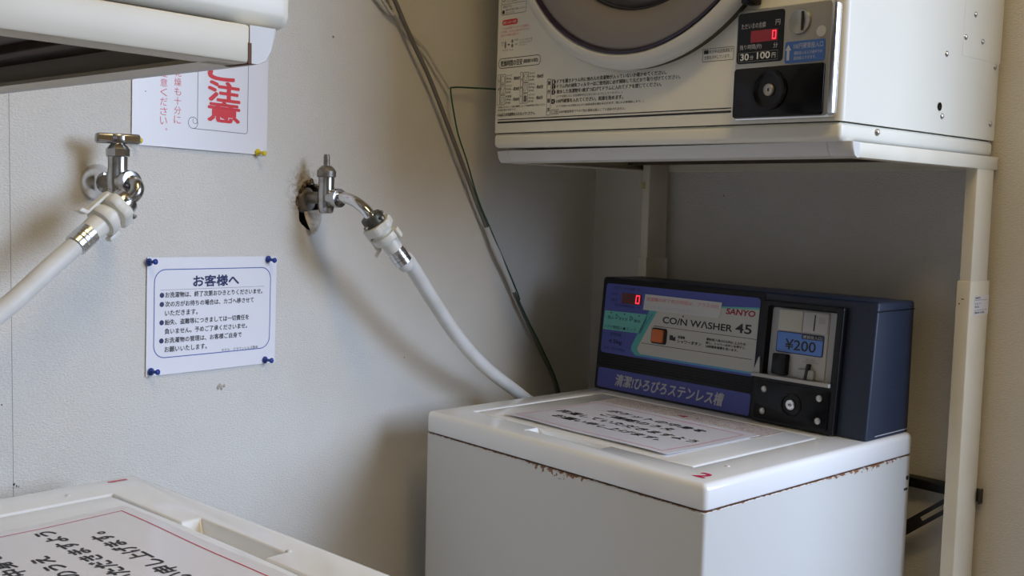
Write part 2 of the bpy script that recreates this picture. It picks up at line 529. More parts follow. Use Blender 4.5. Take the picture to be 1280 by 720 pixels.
# scuffs: a torn nail mark under the lower notice, a black nail mark far left, two faint ones
def scuff(y, z, s, m, seed):
    random.seed(seed); mb = MB()
    for k in range(5):
        p = Vector((.0004, y + random.uniform(-1, 1) * s, z + random.uniform(-.6, .6) * s))
        bb = bmesh.new(); bmesh.ops.create_icosphere(bb, subdivisions=1, radius=s * random.uniform(.25, .5))
        for v in bb.verts: v.co = Vector((v.co.x * .25, v.co.y * random.uniform(.5, 1.1), v.co.z * random.uniform(.6, 1.1))) + p
        mb.bm(bb, m if k % 2 else 'seam')
    mb.build('wall_scuff', wl, 60)
scuff(-.7683, .9487, .0065, 'torn', 3); scuff(-1.0513, .8690, .004, 'dark', 4); scuff(-.8151, .7896, .0014, 'dark', 5)

XE = 1.15                                     # where the washing corner's back wall ends
far = A2W((XE - WX + math.sin(AROT) * BACK) / math.cos(AROT), BACK)
tag(wall_seg('wall_back', far, corner - Vector((.2, -.2 * .194, 0)), 0, H, .1), kind='structure')
def plain(name, x0, x1, y0, y1, m='hidden'):
    mb = MB(); mb.box(x0, x1, y0, y1, 0, H, m); tag(mb.build(name), kind='structure')
plain('wall_recess', XE - .1, XE, far.y + .12, 1.5)
plain('wall_rear', XE, 2.8, 1.4, 1.5)
plain('wall_front', -.1, 2.8, YF - .1, YF)
y0w, y1w, z0w, z1w = WIN_Y - WIN_W / 2, WIN_Y + WIN_W / 2, WIN_Z - WIN_H / 2, WIN_Z + WIN_H / 2
mb = MB()
mb.box(WIN_X, WIN_X + .1, YF - .1, y0w, 0, H, 'hidden'); mb.box(WIN_X, WIN_X + .1, y1w, 1.4, 0, H, 'hidden')
mb.box(WIN_X, WIN_X + .1, y0w, y1w, 0, z0w, 'hidden'); mb.box(WIN_X, WIN_X + .1, y0w, y1w, z1w, H, 'hidden')
tag(mb.build('wall_right'), kind='structure')
mb = MB()
for a in ((y0w, y0w + .03, z0w, z1w), (y1w - .03, y1w, z0w, z1w), (y0w, y1w, z0w, z0w + .03), (y0w, y1w, z1w - .03, z1w)):
    mb.box(WIN_X + .03, WIN_X + .07, *a, 'frame', .003)
tag(mb.build('window_1'), kind='structure')
fx = empty('fill_light_fixture', (1.25, -1.15, H), 0, 'slim white fixture added for a warm fill light above the machines, out of frame', 'lamp')  # minimal unseen fixture, added to go with the fill light
mb = MB(); mb.box(-.47, .47, -.14, .14, -.03, 0, 'white', .006); mb.build('housing', fx)

# ------------------------------------------------------------------ washing machine
WW, WD, ZS, ZT = .5403, .4984, .8458, .88
def build_washer():
    root = empty('washing_machine', (WX, WY, 0), AROT)
    mb = MB()
    b = bmbox(0, WW, 0, WD, .03, ZS, 0)
    bmesh.ops.bevel(b, geom=[e for e in b.edges if abs(e.verts[0].co.z - e.verts[1].co.z) > .1], offset=.006, segments=3, affect='EDGES', profile=.5)
    bmesh.ops.bevel(b, geom=[e for e in b.edges if e.verts[0].co.z > ZS - .001 and e.verts[1].co.z > ZS - .001 and len(e.link_faces) == 2 and e.calc_face_angle(0) > 1], offset=.0015, segments=2, affect='EDGES')
    mb.bm(b, 'enamel')
    mb.box(.008, WW - .008, .008, WD - .008, ZS - .01, ZS + .006, 'dark')
    cab = mb.build('cabinet', root, 40)
    mb = MB()
    for y, z in ((.4875, .8126),):
        mb.lathe([(.0035, 0), (.0035, .0006)], 'dark', axis((WW, y, z), (1, 0, 0)), 14)
    mb.box(WW - .001, WW + .0006, .4795, .4895, .7940, .7975, 'dark')
    mb.build('vent_hole', cab)
    for x in (.05, WW - .05):
        for y in (.05, WD - .05):
            mb = MB(); mb.lathe([(.022, 0), (.022, .012), (.015, .014), (.015, .034)], 'black', Matrix.Translation((x, y, 0)), 16)
            mb.build('foot', root, 40)
    # top cover with lid opening and finger pocket
    mb = MB()
    b = bmbox(-.0006, WW + .0006, -.0006, WD + .0006, ZS + .0020, ZT, 0)
    bmesh.ops.bevel(b, geom=[e for e in b.edges if e.verts[0].co.z > ZT - .001 or e.verts[1].co.z > ZT - .001], offset=.0085, segments=4, affect='EDGES', profile=.5)
    mb.bm(b, 'cover')
    tc = mb.build('top_cover', root)
    cut1 = bmbox(.0450, .4775, .0575, .3495, ZT - .013, ZT + .02, 0)
    b2 = bmesh.new()
    lo = [b2.verts.new(p) for p in ((.204, .0385, ZT - .02), (.325, .0385, ZT - .02), (.325, .08, ZT - .02), (.204, .08, ZT - .02))]
    hi = [b2.verts.new(p) for p in ((.186, .0335, ZT + .01), (.343, .0335, ZT + .01), (.343, .08, ZT + .01), (.186, .08, ZT + .01))]
    b2.faces.new(lo[::-1]); b2.faces.new(hi)
    for i in range(4): b2.faces.new((lo[i], lo[(i + 1) % 4], hi[(i + 1) % 4], hi[i]))
    boolean(tc, [cut1, b2])
    md = tc.modifiers.new('soft', 'BEVEL'); md.width = .0022; md.segments = 3; md.limit_method = 'ANGLE'; md.angle_limit = R(50)
    bpy.context.view_layer.update()
    me = bpy.data.meshes.new_from_object(tc.evaluated_get(bpy.context.evaluated_depsgraph_get()))
    tc.modifiers.clear(); tc.data = me; me.name = 'top_cover'
    me.polygons.foreach_set('use_smooth', [True] * len(me.polygons)); me.set_sharp_from_angle(angle=R(35))
    # lid
    mb = MB()
    b = bmesh.new()
    pts = []
    x0, x1, y0, y1 = .0490, .4725, .0620, .3455
    for i in range(15):
        t = i / 14; pts.append((x0 + (x1 - x0) * t, y0 - .004 * math.sin(math.pi * t) ** .8))
    pts += [(x1, y1), (x0, y1)]
    lo = [b.verts.new((x, y, ZT - .0125)) for x, y in pts]; hi = [b.verts.new((x, y, ZT - .0004)) for x, y in pts]
    b.faces.new(lo[::-1]); top = b.faces.new(hi); n = len(pts)
    for i in range(n): b.faces.new((lo[i], lo[(i + 1) % n], hi[(i + 1) % n], hi[i]))
    bmesh.ops.recalc_face_normals(b, faces=b.faces)
    bmesh.ops.bevel(b, geom=list(top.edges), offset=.0035, segments=3, affect='EDGES', profile=.5)
    mb.bm(b, 'cover')
    lid = mb.build('lid', root, 35)
    mb = MB(); mb.prism(rrect(.095, .425, .262, .338, .006), ZT - .0006, ZT - .00015, M_wl)
    idf = lambda u, v, w: (u, v, ZT + w)
    flat(mb, [(.252, .300), (.268, .297), (.270, .309), (.260, .307)], 'crimson', idf, .0001)
    flat(mb, [(.285, .311), (.289, .301), (.291, .301), (.287, .312)], 'ink', idf, .0001)
    mb.build('worn_label', lid)
    # hinge side screws on the cover
    for x, y in ((.1925, .0315), (.5005, .0965)):
        mb = MB(); mb.lathe([(.0032, 0), (.0026, .0012), (.001, .0018)], 'white', Matrix.Translation((x, y, ZT - .0003)), 12)
        mb.build('cover_rivet', root, 40)
    # control panel -----------------------------------------------------
    V = Vector((0, .0175, .1985)).normalized(); N = Vector((0, -V.z, V.y)); P0 = Vector((0, .3745, ZT))
    fp = lambda u, v, w: P0 + Vector((u, 0, 0)) + v * V + w * N
    L = .1993; X1 = .5325
    mb = MB(); b = bmesh.new()
    sec = [(.3745, ZT), (.392, 1.0785), (.4975, 1.0765), (.4975, ZT)]
    lo = [b.verts.new((0.0005, y, z)) for y, z in sec]; hi = [b.verts.new((X1, y, z)) for y, z in sec]
    b.faces.new(lo); b.faces.new(hi[::-1])
    for i in range(4): b.faces.new((lo[i], hi[i], hi[(i + 1) % 4], lo[(i + 1) % 4]))
    bmesh.ops.recalc_face_normals(b, faces=b.faces)
    bmesh.ops.bevel(b, geom=[e for e in b.edges if not (e.verts[0].co.z < ZT + .001 and e.verts[1].co.z < ZT + .001)], offset=.004, segments=3, affect='EDGES', profile=.5)
    mb.bm(b, 'navy')
    cp = mb.build('control_panel', root, 35)
    mb = MB()
    mb.box(X1 - .001, X1 + .0008, .392, .4965, 1.0640, 1.0655, 'black'); mb.build('side_seam', cp)
    mb = MB(); mb.box(X1 - .001, X1 + .0010, .400, .494, ZT + .004, ZT + .0052, 'silverink')
    mb.build('side_seam', cp)
    # black front fascia with fluted band
    mb = MB()
    mb.prism(rrect(.003, .3445, .001, .1975, .005), .0, .0012, 'black', fp, .0005)
    for i in range(5): mb.prism([(.008, .0425 + i * .0045), (.336, .0425 + i * .0045), (.336, .0450 + i * .0045), (.008, .0450 + i * .0045)], .001, .0022, 'black', fp, .0005)
    mb.build('fascia', cp, 35)
    mb = MB(); z = .0014
    mb.prism(rrect(.0105, .3365, .0655, .1885, .006), .001, z, 'blue', fp)
    flat(mb, [(.0112, .1065), (.1000, .1075), (.1135, .1415), (.0125, .1400)], 'mint', fp, z + .0002)
    flat(mb, [(.1200, .1600), (.1430, .1600), (.0975, .0850), (.0960, .0795), (.1010, .0745), (.1090, .0730), (.1090, .0690), (.0920, .0690), (.0820, .0770), (.0820, .0850)], 'teal', fp, z + .0002)
    flat(mb, [(.1090, .0690), (.3362, .0690), (.3362, .0740), (.1090, .0740)], 'cyan', fp, z + .0002)
    flat(mb, [(.1380, .1600), (.3362, .1700), (.3362, .0725), (.1040, .0725), (.0975, .0760), (.0955, .0810), (.0965, .0850)], 'beige', fp, z + .0004)
    flat(mb, [(.2630, .1663), (.3362, .1700), (.3362, .1735), (.2630, .1690)], 'mint', fp, z + .0003)
    line(mb, .098, .1075, .1225, .1440, .0010, 'blue', fp, z + .0005)
    mb.prism(rrect(.0095, .3345, .0040, .0385, .004), .001, z, 'blue', fp)
    mb.build('printed_label', cp)
    mb = MB()
    z2 = z + .0007
    text(mb, 'CO/N W\u039bSHER', .1460, .1305, .1430, .0118, 'ink', fp, z2, .022, res=5)
    flat(mb, disc(.1885, .1458, .0015, 12), 'ink', fp, z2)
    text(mb, '45', .2945, .1305, .0310, .0150, 'ink', fp, z2, .018, res=6)
    line(mb, .1270, .1240, .3360, .1240, .0008, 'ink', fp, z2); line(mb, .1040, .0920, .3310, .0920, .0008, 'ink', fp, z2)
    text(mb, '\u6d17\u6fef\u6a5f', .1815, .1085, .0150, .0046, 'ink', fp, z2, fat=.00012)
    text(mb, '\u30b7\u30e3\u30ef\u30fc\u30dc\u30bf\u30f3', .1810, .1010, .0500, .0060, 'ink', fp, z2, fat=.00018)
    for k, t_ in enumerate(('\u904b\u8ee2\u6295\u5165\u5f8c3\u5206\u4ee5\u5185\u306b\u4e0a\u3076\u305f\u3092', '\u958b\u3058\u3001\u30b7\u30e3\u30ef\u30fc\u30dc\u30bf\u30f3\u3092\u62bc\u3059\u3068\u3001', '30\u79d2\u9593\u6d17\u6fef\u69fd\u3092\u6d17\u3044\u307e\u3059\u3002')):
        text(mb, t_, .2400, .1120 - k * .0058, (.0770, .0780, .0630)[k], .0043, 'ink', fp, z2, fat=.00012)
    flat(mb, [(.1640, .1040), (.1770, .1035), (.1765, .1120), (.1735, .1085), (.1700, .1125), (.1640, .1120)], 'ink', fp, z2)
    # left column print
    for u in (.028, .060, .093): flat(mb, disc(u, .1372, .0014, 8), 'ink', fp, z2)
    text(mb, '\u6d17\u3044', .0200, .1255, .0150, .0062, 'navyink', fp, z2); text(mb, '\u3059\u3059\u304e', .0475, .1255, .0200, .0056, 'navyink', fp, z2); text(mb, '\u8131\u6c34', .0830, .1250, .0150, .0058, 'navyink', fp, z2)
    for u in (.0400, .0735): outline(mb, [(u, .1275), (u + .0058, .1315), (u, .1355)], .0008, 'navyink', fp, z2)
    text(mb, '\u30bd\u30d5\u30c8\u525b\u6295\u5165\u25cf\u30e9\u30f3\u30d7', .0130, .1092, .0760, .0060, 'navyink', fp, z2)
    text(mb, '\u6a19\u6e96\u5bb9\u91cf', .0300, .0970, .0270, .0060, 'navyink', fp, z2); text(mb, '4.5kg', .0280, .0815, .0310, .0095, 'navyink', fp, z2, .01); text(mb, '\u6d17\u6fef\u30fb\u8131\u6c34/\u7d042kg', .0180, .0720, .0480, .0048, 'navyink', fp, z2)
    text(mb, '\u305f\u3060\u3044\u307e\u306e\u91d1\u984d  \u5186', .0300, .1795, .0600, .0055, 'navyink', fp, z2); text(mb, '\u5341\u5186', .0250, .1680, .0150, .0050, 'navyink', fp, z2); text(mb, '\u6b8b\u308a', .0250, .1580, .0150, .0050, 'navyink', fp, z2); text(mb, '\u6b8b\u308a\u6642\u9593(\u7d04)  \u5206', .0350, .1485, .0600, .0052, 'navyink', fp, z2)
    mb.build('panel_lettering', cp)
    mb = MB(); text(mb, 'SANYO', .2735, .1580, .0560, .0098, 'crimson', fp, z2, .03, .12, 5); mb.build('maker_lettering', cp)
    mb = MB(); text(mb, '\u6e05\u6f54!\u3072\u308d\u3073\u308d\u30b9\u30c6\u30f3\u30ec\u30b9\u69fd', .0525, .0110, .2330, .0205, 'silverink', fp, z2, 0, .18, 3, fat=.0006); mb.build('slogan_lettering', cp)
    # display
    mb = MB(); mb.prism(rrect(.0500, .0950, .1555, .1740, .0015), .001, .0022, 'redglass', fp)
    dg = lambda a, b_: [(a, .1585), (a + b_, .1585), (a + b_, .1715), (a, .1715)]
    u0 = .0830; 
    outline(mb, [(u0, .1585), (u0 + .0072, .1585), (u0 + .0078, .1715), (u0 + .0006, .1715)], .0020, 'led', fp, .0025)
    mb.build('display', cp)
    # taped paper strip
    mb = MB(); mb.prism([(.1015, .1600), (.2635, .1580), (.2640, .1755), (.1030, .1760)], z, z + .0010, 'strip', fp); mb.prism([(.1010, .1490), (.2600, .1500), (.2635, .1585), (.1020, .1605)], z, z + .0011, 'strip', fp)
    text(mb, '\u6d17\u6fef\u6a5f\u306e\u7d42\u4e86\u8868\u793a\u6642\u9593\u306f\u3001\u30d7\u30e9\u30b910\u5206', .1060, .1650, .1540, .0066, 'paleredink', fp, z + .0013); text(mb, '\u304b\u304b\u308a\u307e\u3059\u306e\u3067\u3054\u6ce8\u610f\u4e0b\u3055\u3044', .1060, .1520, .1130, .0062, 'silverink', fp, z + .0014)
    mb.build('paper_strip', cp)
    # orange push button
    mb = MB(); mb.prism(rrect(.1245, .1580, .0945, .1210, .004), z, .0030, 'black', fp, .0008); mb.prism(rrect(.1280, .1525, .0970, .1188, .002), .002, .0065, 'orange', fp, .0012); mb.build('shower_button', cp, 35)
    # coin unit frame
    mb = MB(); b = bmesh.new()
    mb.prism(rrect(.3455, .4870, .0005, .1875, .004), 0, .0125, 'black', None, .002)
    cf = mb.build('coin_unit_frame', cp)
    cb = bmesh.new(); lo = [cb.verts.new((u, v, .0030)) for u, v in rrect(.362, .4745, .074, .178, .004)]; hi = [cb.verts.new((u, v, .03)) for u, v in rrect(.3535, .4800, .068, .1845, .006)]
    cb.faces.new(lo[::-1]); cb.faces.new(hi); n = len(lo)
    for i in range(n): cb.faces.new((lo[i], lo[(i + 1) % n], hi[(i + 1) % n], hi[i]))
    bmesh.ops.recalc_face_normals(cb, faces=cb.faces)
    boolean(cf, [cb])
    for v in cf.data.vertices: v.co = fp(*v.co)
    # grey recess lining
    mb = MB(); mb.prism(rrect(.3625, .4740, .0745, .1775, .004), .0028, .0042, 'plate', fp)
    mb.prism(rrect(.3745, .4615, .0760, .1765, .004), .004, .0062, 'plate2', fp, .001)
    # sill and left cheek
    mb.prism([(.3430, .0690), (.4770, .0690), (.4770, .0745), (.3430, .0745)], .003, .0185, 'plate2', fp, .0008)
    mb.prism([(.3430, .0720), (.3560, .0720), (.3530, .1000), (.3510, .0980)], .0125, .0150, 'plate2', fp)
    mb.build('coin_plate', cp, 35)
    mb = MB(); mb.prism(rrect(.3765, .4175, .1435, .1755, .003), .006, .0078, 'ivory', fp, .0008); mb.prism(rrect(.4190, .4600, .1450, .1755, .003), .006, .0074, 'plate2', fp, .0008)
    mb.prism([(.4368, .1480), (.4388, .1480), (.4392, .1720), (.4372, .1720)], .007, .0078, 'ink', fp)
    for k in range(3): mb.prism([(.4445 + k * .004, .1600), (.4475 + k * .004, .1600), (.4475 + k * .004, .1690), (.4445 + k * .004, .1690)], .0072, .0077, 'plate', fp)
    mb.build('coin_slot', cp, 35)
    mb = MB(); mb.prism(rrect(.3755, .4560, .1105, .1425, .003), .006, .0072, 'navyink', fp); mb.prism(rrect(.3770, .4545, .1120, .1412, .002), .007, .0076, 'bluelab', fp)
    mb.prism(rrect(.4190, .4535, .1345, .1415, .001), .0074, .0079, 'ink', fp); text(mb, '\u786c\u8ca8\u6295\u5165\u53e3', .4210, .1355, .0310, .0050, 'silverink', fp, .0081, .005)
    text(mb, '\u00a5200', .3910, .1160, .0530, .0160, 'ink', fp, .0078, .012, 0, 6); mb.build('price_label', cp)
    mb = MB(); mb.prism(rrect(.3750, .4010, .0765, .1085, .003), .006, .0150, 'blackgloss', fp, .002); mb.build('return_button', cp, 35)
    mb = MB(); mb.prism(rrect(.4180, .4470, .0750, .0900, .003), .006, .0120, 'plate', fp, .002); mb.prism([(.4310, .0755), (.4360, .0755), (.4385, .0985), (.4340, .0985)], .006, .0135, 'ink', fp, .001); line(mb, .4230, .1010, .4500, .1010, .0006, 'greyink', fp, .0064); text(mb, 'RETURN', .4290, .1025, .0150, .0036, 'greyink', fp, .0064); mb.build('coin_return', cp, 35)
    mb = MB(); mb.prism(rrect(.3510, .4780, .0055, .0640, .003), .0120, .0150, 'blackgloss', fp, .001)
    mb.lathe([(.0180, 0), (.0175, .0020), (.0150, .0026), (.0145, .0010)], 'black', axis(fp(.4165, .0350, .0148), N, (1, 0, 0)), 28)
    mb.build('key_cover', cp, 35)
    for u, v in ((.3670, .0515), (.3675, .0180), (.4620, .0515), (.4630, .0185)):
        mb = MB(); mb.lathe([(.0050, 0), (.0048, .0014), (.0030, .0024), (.0008, .0027)], 'steel', axis(fp(u, v, .0148), N), 16); mb.build('screw', cp, 50)
    mb = MB(); mx = axis(fp(.4165, .0350, .0155), N, (1, 0, 0)); mb.lathe([(.0078, 0), (.0078, .0030), (.0068, .0038), (.0055, .0038), (.0053, .0032), (.0040, .0032)], 'bright', mx, 24)
    mb.lathe([(.0040, .0030), (.0038, .0036)], 'steel', mx, 20); mb.box(-.0008, .0008, -.0026, .0026, .0030, .0040, 'ink', fn=lambda x, y, z: mx @ Vector((y, x, z))); mb.build('lock', cp, 40)
    return root
M_wl = worn_label_mat()

def number_mark(root, body):
    mb = MB()
    a = R(0)
    if body == '2':
        fn = lambda u, v, w: Vector((.5125 + u, .0340 + v, ZT + w))
        vs, fs = glyphs('2', .045, 0, 4)
        text(mb, '2', -.0095, -.0110, .0160, .0220, 'markerred', fn, .0003, .0, 0, 4, fat=.0012)
    else:
        fn = lambda u, v, w: Vector((.5215 + u, .0300 + v, ZT + w))
        flat(mb, [(-.0035, -.0105), (.0010, -.0105), (.0030, .0110), (-.0005, .0115), (-.0030, .0050), (-.0020, .0010)], 'markerred', fn, .0003)
    o = mb.build('number_mark', root)
    o['label'] = 'red handwritten number ' + body

w2 = build_washer()
w1 = copy_tree(w2)
tag(w2, 'white coin washing machine with navy coin panel, marked 2, in the corner of the room', 'washing machine')
tag(w1, 'white washing machine lid corner marked 1 at the bottom left of the photo', 'washing machine')
number_mark(w2, '2'); number_mark(w1, '1')
B1 = R(-5.54)
# washer one faces washer two: turned half round, its front right corner near the wall
def placed(rz, local, world):
    p = Matrix.Rotation(rz, 3, 'Z') @ Vector((local[0], local[1], 0))
    return (world[0] - p.x, world[1] - p.y, 0)
w1.location = placed(math.pi + B1, (WW, 0), (.0836, -.9534)); w1.rotation_euler = (0, 0, math.pi + B1)

# laminated notices lying on the lids
def lid_notice():
    hgt = lambda x, y: ZT + .0006 + .0045 * math.exp(-((x - .17) / .075) ** 2) * max(0, (.125 - y) / .05) ** 1.5 * .55 + .0012 * (1 + math.sin(19 * x + 1)) * max(0, (.16 - y) / .09)
    mb = MB(); nx, ny = 40, 26
    x0, x1, y0, y1 = .1020, .4185, .0745, .2830
    vs = []
    for dz in (0, .0004):
        for j in range(ny + 1):
            for i in range(nx + 1):
                x = x0 + (x1 - x0) * i / nx; y = y0 + (y1 - y0) * j / ny
                vs.append((x, y, hgt(x, y) + dz))
    n = (nx + 1) * (ny + 1); fs = []
    for j in range(ny):
        for i in range(nx):
            a = j * (nx + 1) + i; q = (a, a + 1, a + nx + 2, a + nx + 1)
            fs.append(tuple(k + n for k in q)); fs.append(q[::-1])
    bd = [i for i in range(nx + 1)] + [j * (nx + 1) + nx for j in range(1, ny + 1)] + [ny * (nx + 1) + i for i in range(nx - 1, -1, -1)] + [j * (nx + 1) for j in range(ny - 1, 0, -1)]
    for i in range(len(bd)):
        a, b_ = bd[i], bd[(i + 1) % len(bd)]; fs.append((a, b_, b_ + n, a + n))
    mb.add([(p[0], p[1], p[2]) for p in vs], fs, 'paper')
    root = mb.build('paper_notice', None, 40)
    fn = lambda u, v, w: Vector((u, v, hgt(u, v) + .0004 + w))
    mb = MB()
    P = [(.1110, .0875), (.4025, .0860), (.4040, .2640), (.1095, .2690)]; pts = []
    for k in range(4):
        a, c = Vector(P[k]), Vector(P[(k + 1) % 4])
        for i in range(16): pts.append(tuple(a.lerp(c, i / 16)))
    outline(mb, pts, .0013, 'markerred', fn, .0002); mb.build('red_border', root)
    mb = MB()
    # columns of handwriting follow the sheet: four rows, slightly stretched
    rows = (('\u30dd\u30b1\u30c3\u30c8\u306e\u4e2d\u8eab\u3092', .1680, .2260, .1900, .0175), ('\u3054\u78ba\u8a8d\u306e\u3046\u3048', .1820, .1960, .1420, .0175),
            ('\u6d17\u6fef\u3057\u3066\u3044\u305f\u3060\u304d\u307e\u3059\u3088\u3046', .1200, .1620, .2720, .0185), ('\u304a\u9858\u3044\u7533\u3057\u4e0a\u3052\u307e\u3059\u3002', .1440, .1290, .2110, .0185))
    for t_, u, v, w, h in rows: text(mb, t_, u, v, w, h, 'ink', fn, .0002, 0, .12, 3, fat=.0006)
    mb.build('handwriting', root)
    return root
n2 = lid_notice(); n1 = copy_tree(n2)
tag(n2, 'red-bordered handwritten notice on the lid of the washing machine marked 2', 'notice', 'handwritten lid notices')
tag(n1, 'red-bordered handwritten notice on the lid of the washing machine marked 1', 'notice', 'handwritten lid notices')
n2.location = w2.location; n2.rotation_euler = w2.rotation_euler
n1.location = w1.location; n1.rotation_euler = w1.rotation_euler

# ------------------------------------------------------------------ dryer and its stand
DX, DY = -.0230, .1411                        # dryer origin in the washer frame
DW, DD, DZ0, DZS, DZ1 = .632, .4196, 1.2915, 1.3144, 2.02
def build_dryer():
    root = empty('clothes_dryer', A2W(DX, DY, DZ0), AROT)
    def loc(p): return p
    T = Matrix.Translation((0, 0, -DZ0))
    mb = MB()
    b = bmbox(0, DW, 0, DD, DZS + .0008, DZ1, 0)
    bmesh.ops.bevel(b, geom=[e for e in b.edges if abs(e.verts[0].co.z - e.verts[1].co.z) > .1], offset=.009, segments=4, affect='EDGES', profile=.5)
    mb.bm(b, 'dryer')
    b = bmbox(.001, DW - .001, .001, DD - .006, DZ0, DZS, 0)
    bmesh.ops.bevel(b, geom=list(b.edges), offset=.007, segments=4, affect='EDGES', profile=.5)
    mb.bm(b, 'dryer')
    mb.box(.006, DW - .006, .006, DD - .012, DZS - .004, DZS + .004, 'dark')
    fz = lambda mbx: [setattr(mbx, 'v', [(x, y, z - DZ0) for x, y, z in mbx.v])]
    fz(mb); body = mb.build('cabinet', root, 35)
    # front door, axis along -Y
    cx, cz = .314, 1.656
    D = Matrix.Translation((cx, 0, cz - DZ0)) @ Matrix.Rotation(R(90), 4, 'X')   # local +Z -> -Y
    mb = MB()
    mb.lathe([(.2575, .012), (.2615, .0125), (.2620, .018), (.2595, .024), (.252, .0280), (.244, .0290), (.2405, .026)], 'doorwhite', D, 96, False)
    mb.lathe([(.2600, -.001), (.2590, .0135)], 'gapshade', D, 96, False)
    door = mb.build('door', root, 40)
    mb = MB(); mb.lathe([(.2405, .024), (.2400, .029), (.2375, .0295), (.2345, .027), (.2335, .022)], 'gasket', D, 96, False); mb.build('door_trim', door, 40)
    mb = MB(); mb.lathe([(.2340, .024), (.230, .0255), (.200, .018), (.182, .010), (.1780, .004)], 'doorgrey', D, 96, False)
    mb.build('door_panel', door, 60)
    mb = MB(); mb.lathe([(.1785, .0035), (.1770, .0005), (.1740, .0), (.1700, .008), (.150, .018), (.110, .026), (.05, .030), (.0005, .031)], 'doorglass', D, 96, False); mb.build('door_window', door, 60)
    mb = MB(); mb.box(.496, .512, -.024, 0, 1.462 - DZ0, 1.486 - DZ0, 'blackgloss', .003); mb.build('door_latch', root, 40)
    fp = lambda u, v, w: Vector((u, -w, v - DZ0))
    # coin panel
    PZ = .0028
    mb = MB(); mb.prism(rrect(.4825, .6255, 1.3185, 1.4570, .006), 0, .0100, 'bright', fp, .0030); mb.prism(rrect(.4838, .6190, 1.3205, 1.4555, .005), .0095, .0112, 'satin', fp, .0006)
    cpn = mb.build('coin_panel', root, 35)
    mb = MB(); mb.prism(rrect(.4855, .5540, 1.3895, 1.4525, .004), .011, .0120, 'blackgloss', fp, .0004)
    text(mb, '\u305f\u3060\u3044\u307e\u306e\u91d1\u984d', .4915, 1.4325, .0360, .0070, 'silverink', fp, .0123); text(mb, '\u5186', .5420, 1.4335, .0065, .0068, 'silverink', fp, .0123)
    text(mb, '\u6b8b\u308a\u6642\u9593(\u7d04)', .4900, 1.4060, .0330, .0070, 'silverink', fp, .0123); text(mb, '\u5206', .5400, 1.4060, .0065, .0066, 'silverink', fp, .0123)
    outline(mb, rrect(.4890, .5470, 1.3918, 1.4030, .0008, 2), .0005, 'greyink', fp, .0123)
    text(mb, '30', .4915, 1.3935, .0130, .0085, 'white', fp, .0123, .02, 0, 5); text(mb, '\u5206', .5065, 1.3938, .0048, .0055, 'white', fp, .0123); text(mb, '100', .5165, 1.3940, .0195, .0085, 'white', fp, .0123, .02, 0, 5); text(mb, '\u5186', .5385, 1.3943, .0055, .0060, 'white', fp, .0123)
    flat(mb, [(.5060, 1.4150), (.5455, 1.4150), (.5455, 1.4295), (.5060, 1.4295)], 'leddim', fp, .0122)
    outline(mb, [(.5385, 1.4175), (.5430, 1.4175), (.5430, 1.4270), (.5385, 1.4270)], .0014, 'led', fp, .0126)
    mb.build('display', cpn)
    mb = MB(); mx = Matrix.Translation((.5760, -.0105, 1.4345 - DZ0)) @ Matrix.Rotation(R(90), 4, 'X')
    mb.lathe([(.0155, 0), (.0155, .002), (.0145, .0034), (.012, .0030), (.006, .0016), (.0005, .0010)], 'satin', mx, 32); mb.box(.5795, .5815, -.0150, -.0110, 1.4235 - DZ0, 1.4460 - DZ0, 'ink'); mb.build('coin_slot', cpn, 40)
    mb = MB(); mb.prism(disc(.6060, 1.4205, .0066, 28), .011, .0118, 'plate2', fp); mb.build('round_sticker', cpn)
    mb = MB(); mb.prism(rrect(.5570, .6125, 1.3855, 1.4115, .003), .011, .0117, 'dryerblue', fp)
    flat(mb, [(.5600, 1.3890), (.5635, 1.3890), (.5635, 1.4010), (.5660, 1.4010), (.5618, 1.4080), (.5575, 1.4010), (.5600, 1.4010)], 'silverink', fp, .0119)
    text(mb, '100\u5186\u786c\u8ca8\u6295\u5165\u53e3', .5690, 1.4020, .0405, .0068, 'silverink', fp, .0119); text(mb, '\u904b\u8ee2\u6295\u5165\u304a\u3088\u3073\u9014\u4e2d\u3067\u306e', .5700, 1.3950, .0390, .0042, 'silverink', fp, .0119); text(mb, '\u8ffd\u52a0\u6295\u5165\u3067\u304d\u307e\u3059\u3002', .5700, 1.3890, .0310, .0042, 'silverink', fp, .0119)
    mb.build('insert_label', cpn)
    mb = MB(); mb.prism(rrect(.4840, .6140, 1.3215, 1.3835, .004), .011, .0135, 'blackgloss', fp, .001)
    mx = Matrix.Translation((.5395, -.0134, 1.3545 - DZ0)) @ Matrix.Rotation(R(90), 4, 'X')
    mb.lathe([(.0250, 0), (.0248, .0026), (.0225, .0034), (.0190, .0020), (.0150, .0016)], 'blackgloss', mx, 40)
    mb.build('key_cover', cpn, 35)
    mb = MB(); mb.lathe([(.0075, 0), (.0075, .0040), (.0064, .0048), (.0054, .0042), (.0030, .0042)], 'satin', mx, 24); mb.box(.5385, .5405, -.0182, -.0172, 1.3525 - DZ0, 1.3565 - DZ0, 'ink'); mb.build('lock', cpn, 40)
    # printed instructions
    mb = MB(); I = 'ink'
    def T_(t_, u, v, w, h, m=I, bold=.0): text(mb, t_, u, v, w, h, m, fp, .0004, 0, fat=.00006 if h > .0055 else 0)
    def O_(u0, u1, v0, v1, r=.001, t=.0006, m=I): outline(mb, rrect(u0, u1, v0, v1, r, 3), t, m, fp, .0004)
    # caution boxes at upper left
    O_(.0135, .0720, 1.5020, 1.5700, .003); line(mb, .0135, 1.5020 + .0165, .0720, 1.5020 + .0165, .0005, I, fp); line(mb, .0135, 1.5370, .0720, 1.5370, .0005, I, fp)
    T_('\u30fb\u63db\u6c17\u3092\u3059\u308b', .0150, 1.5125, .0220, .0045, I); flat(mb, disc(.0185, 1.5065, .0032, 16), I, fp, .0004)
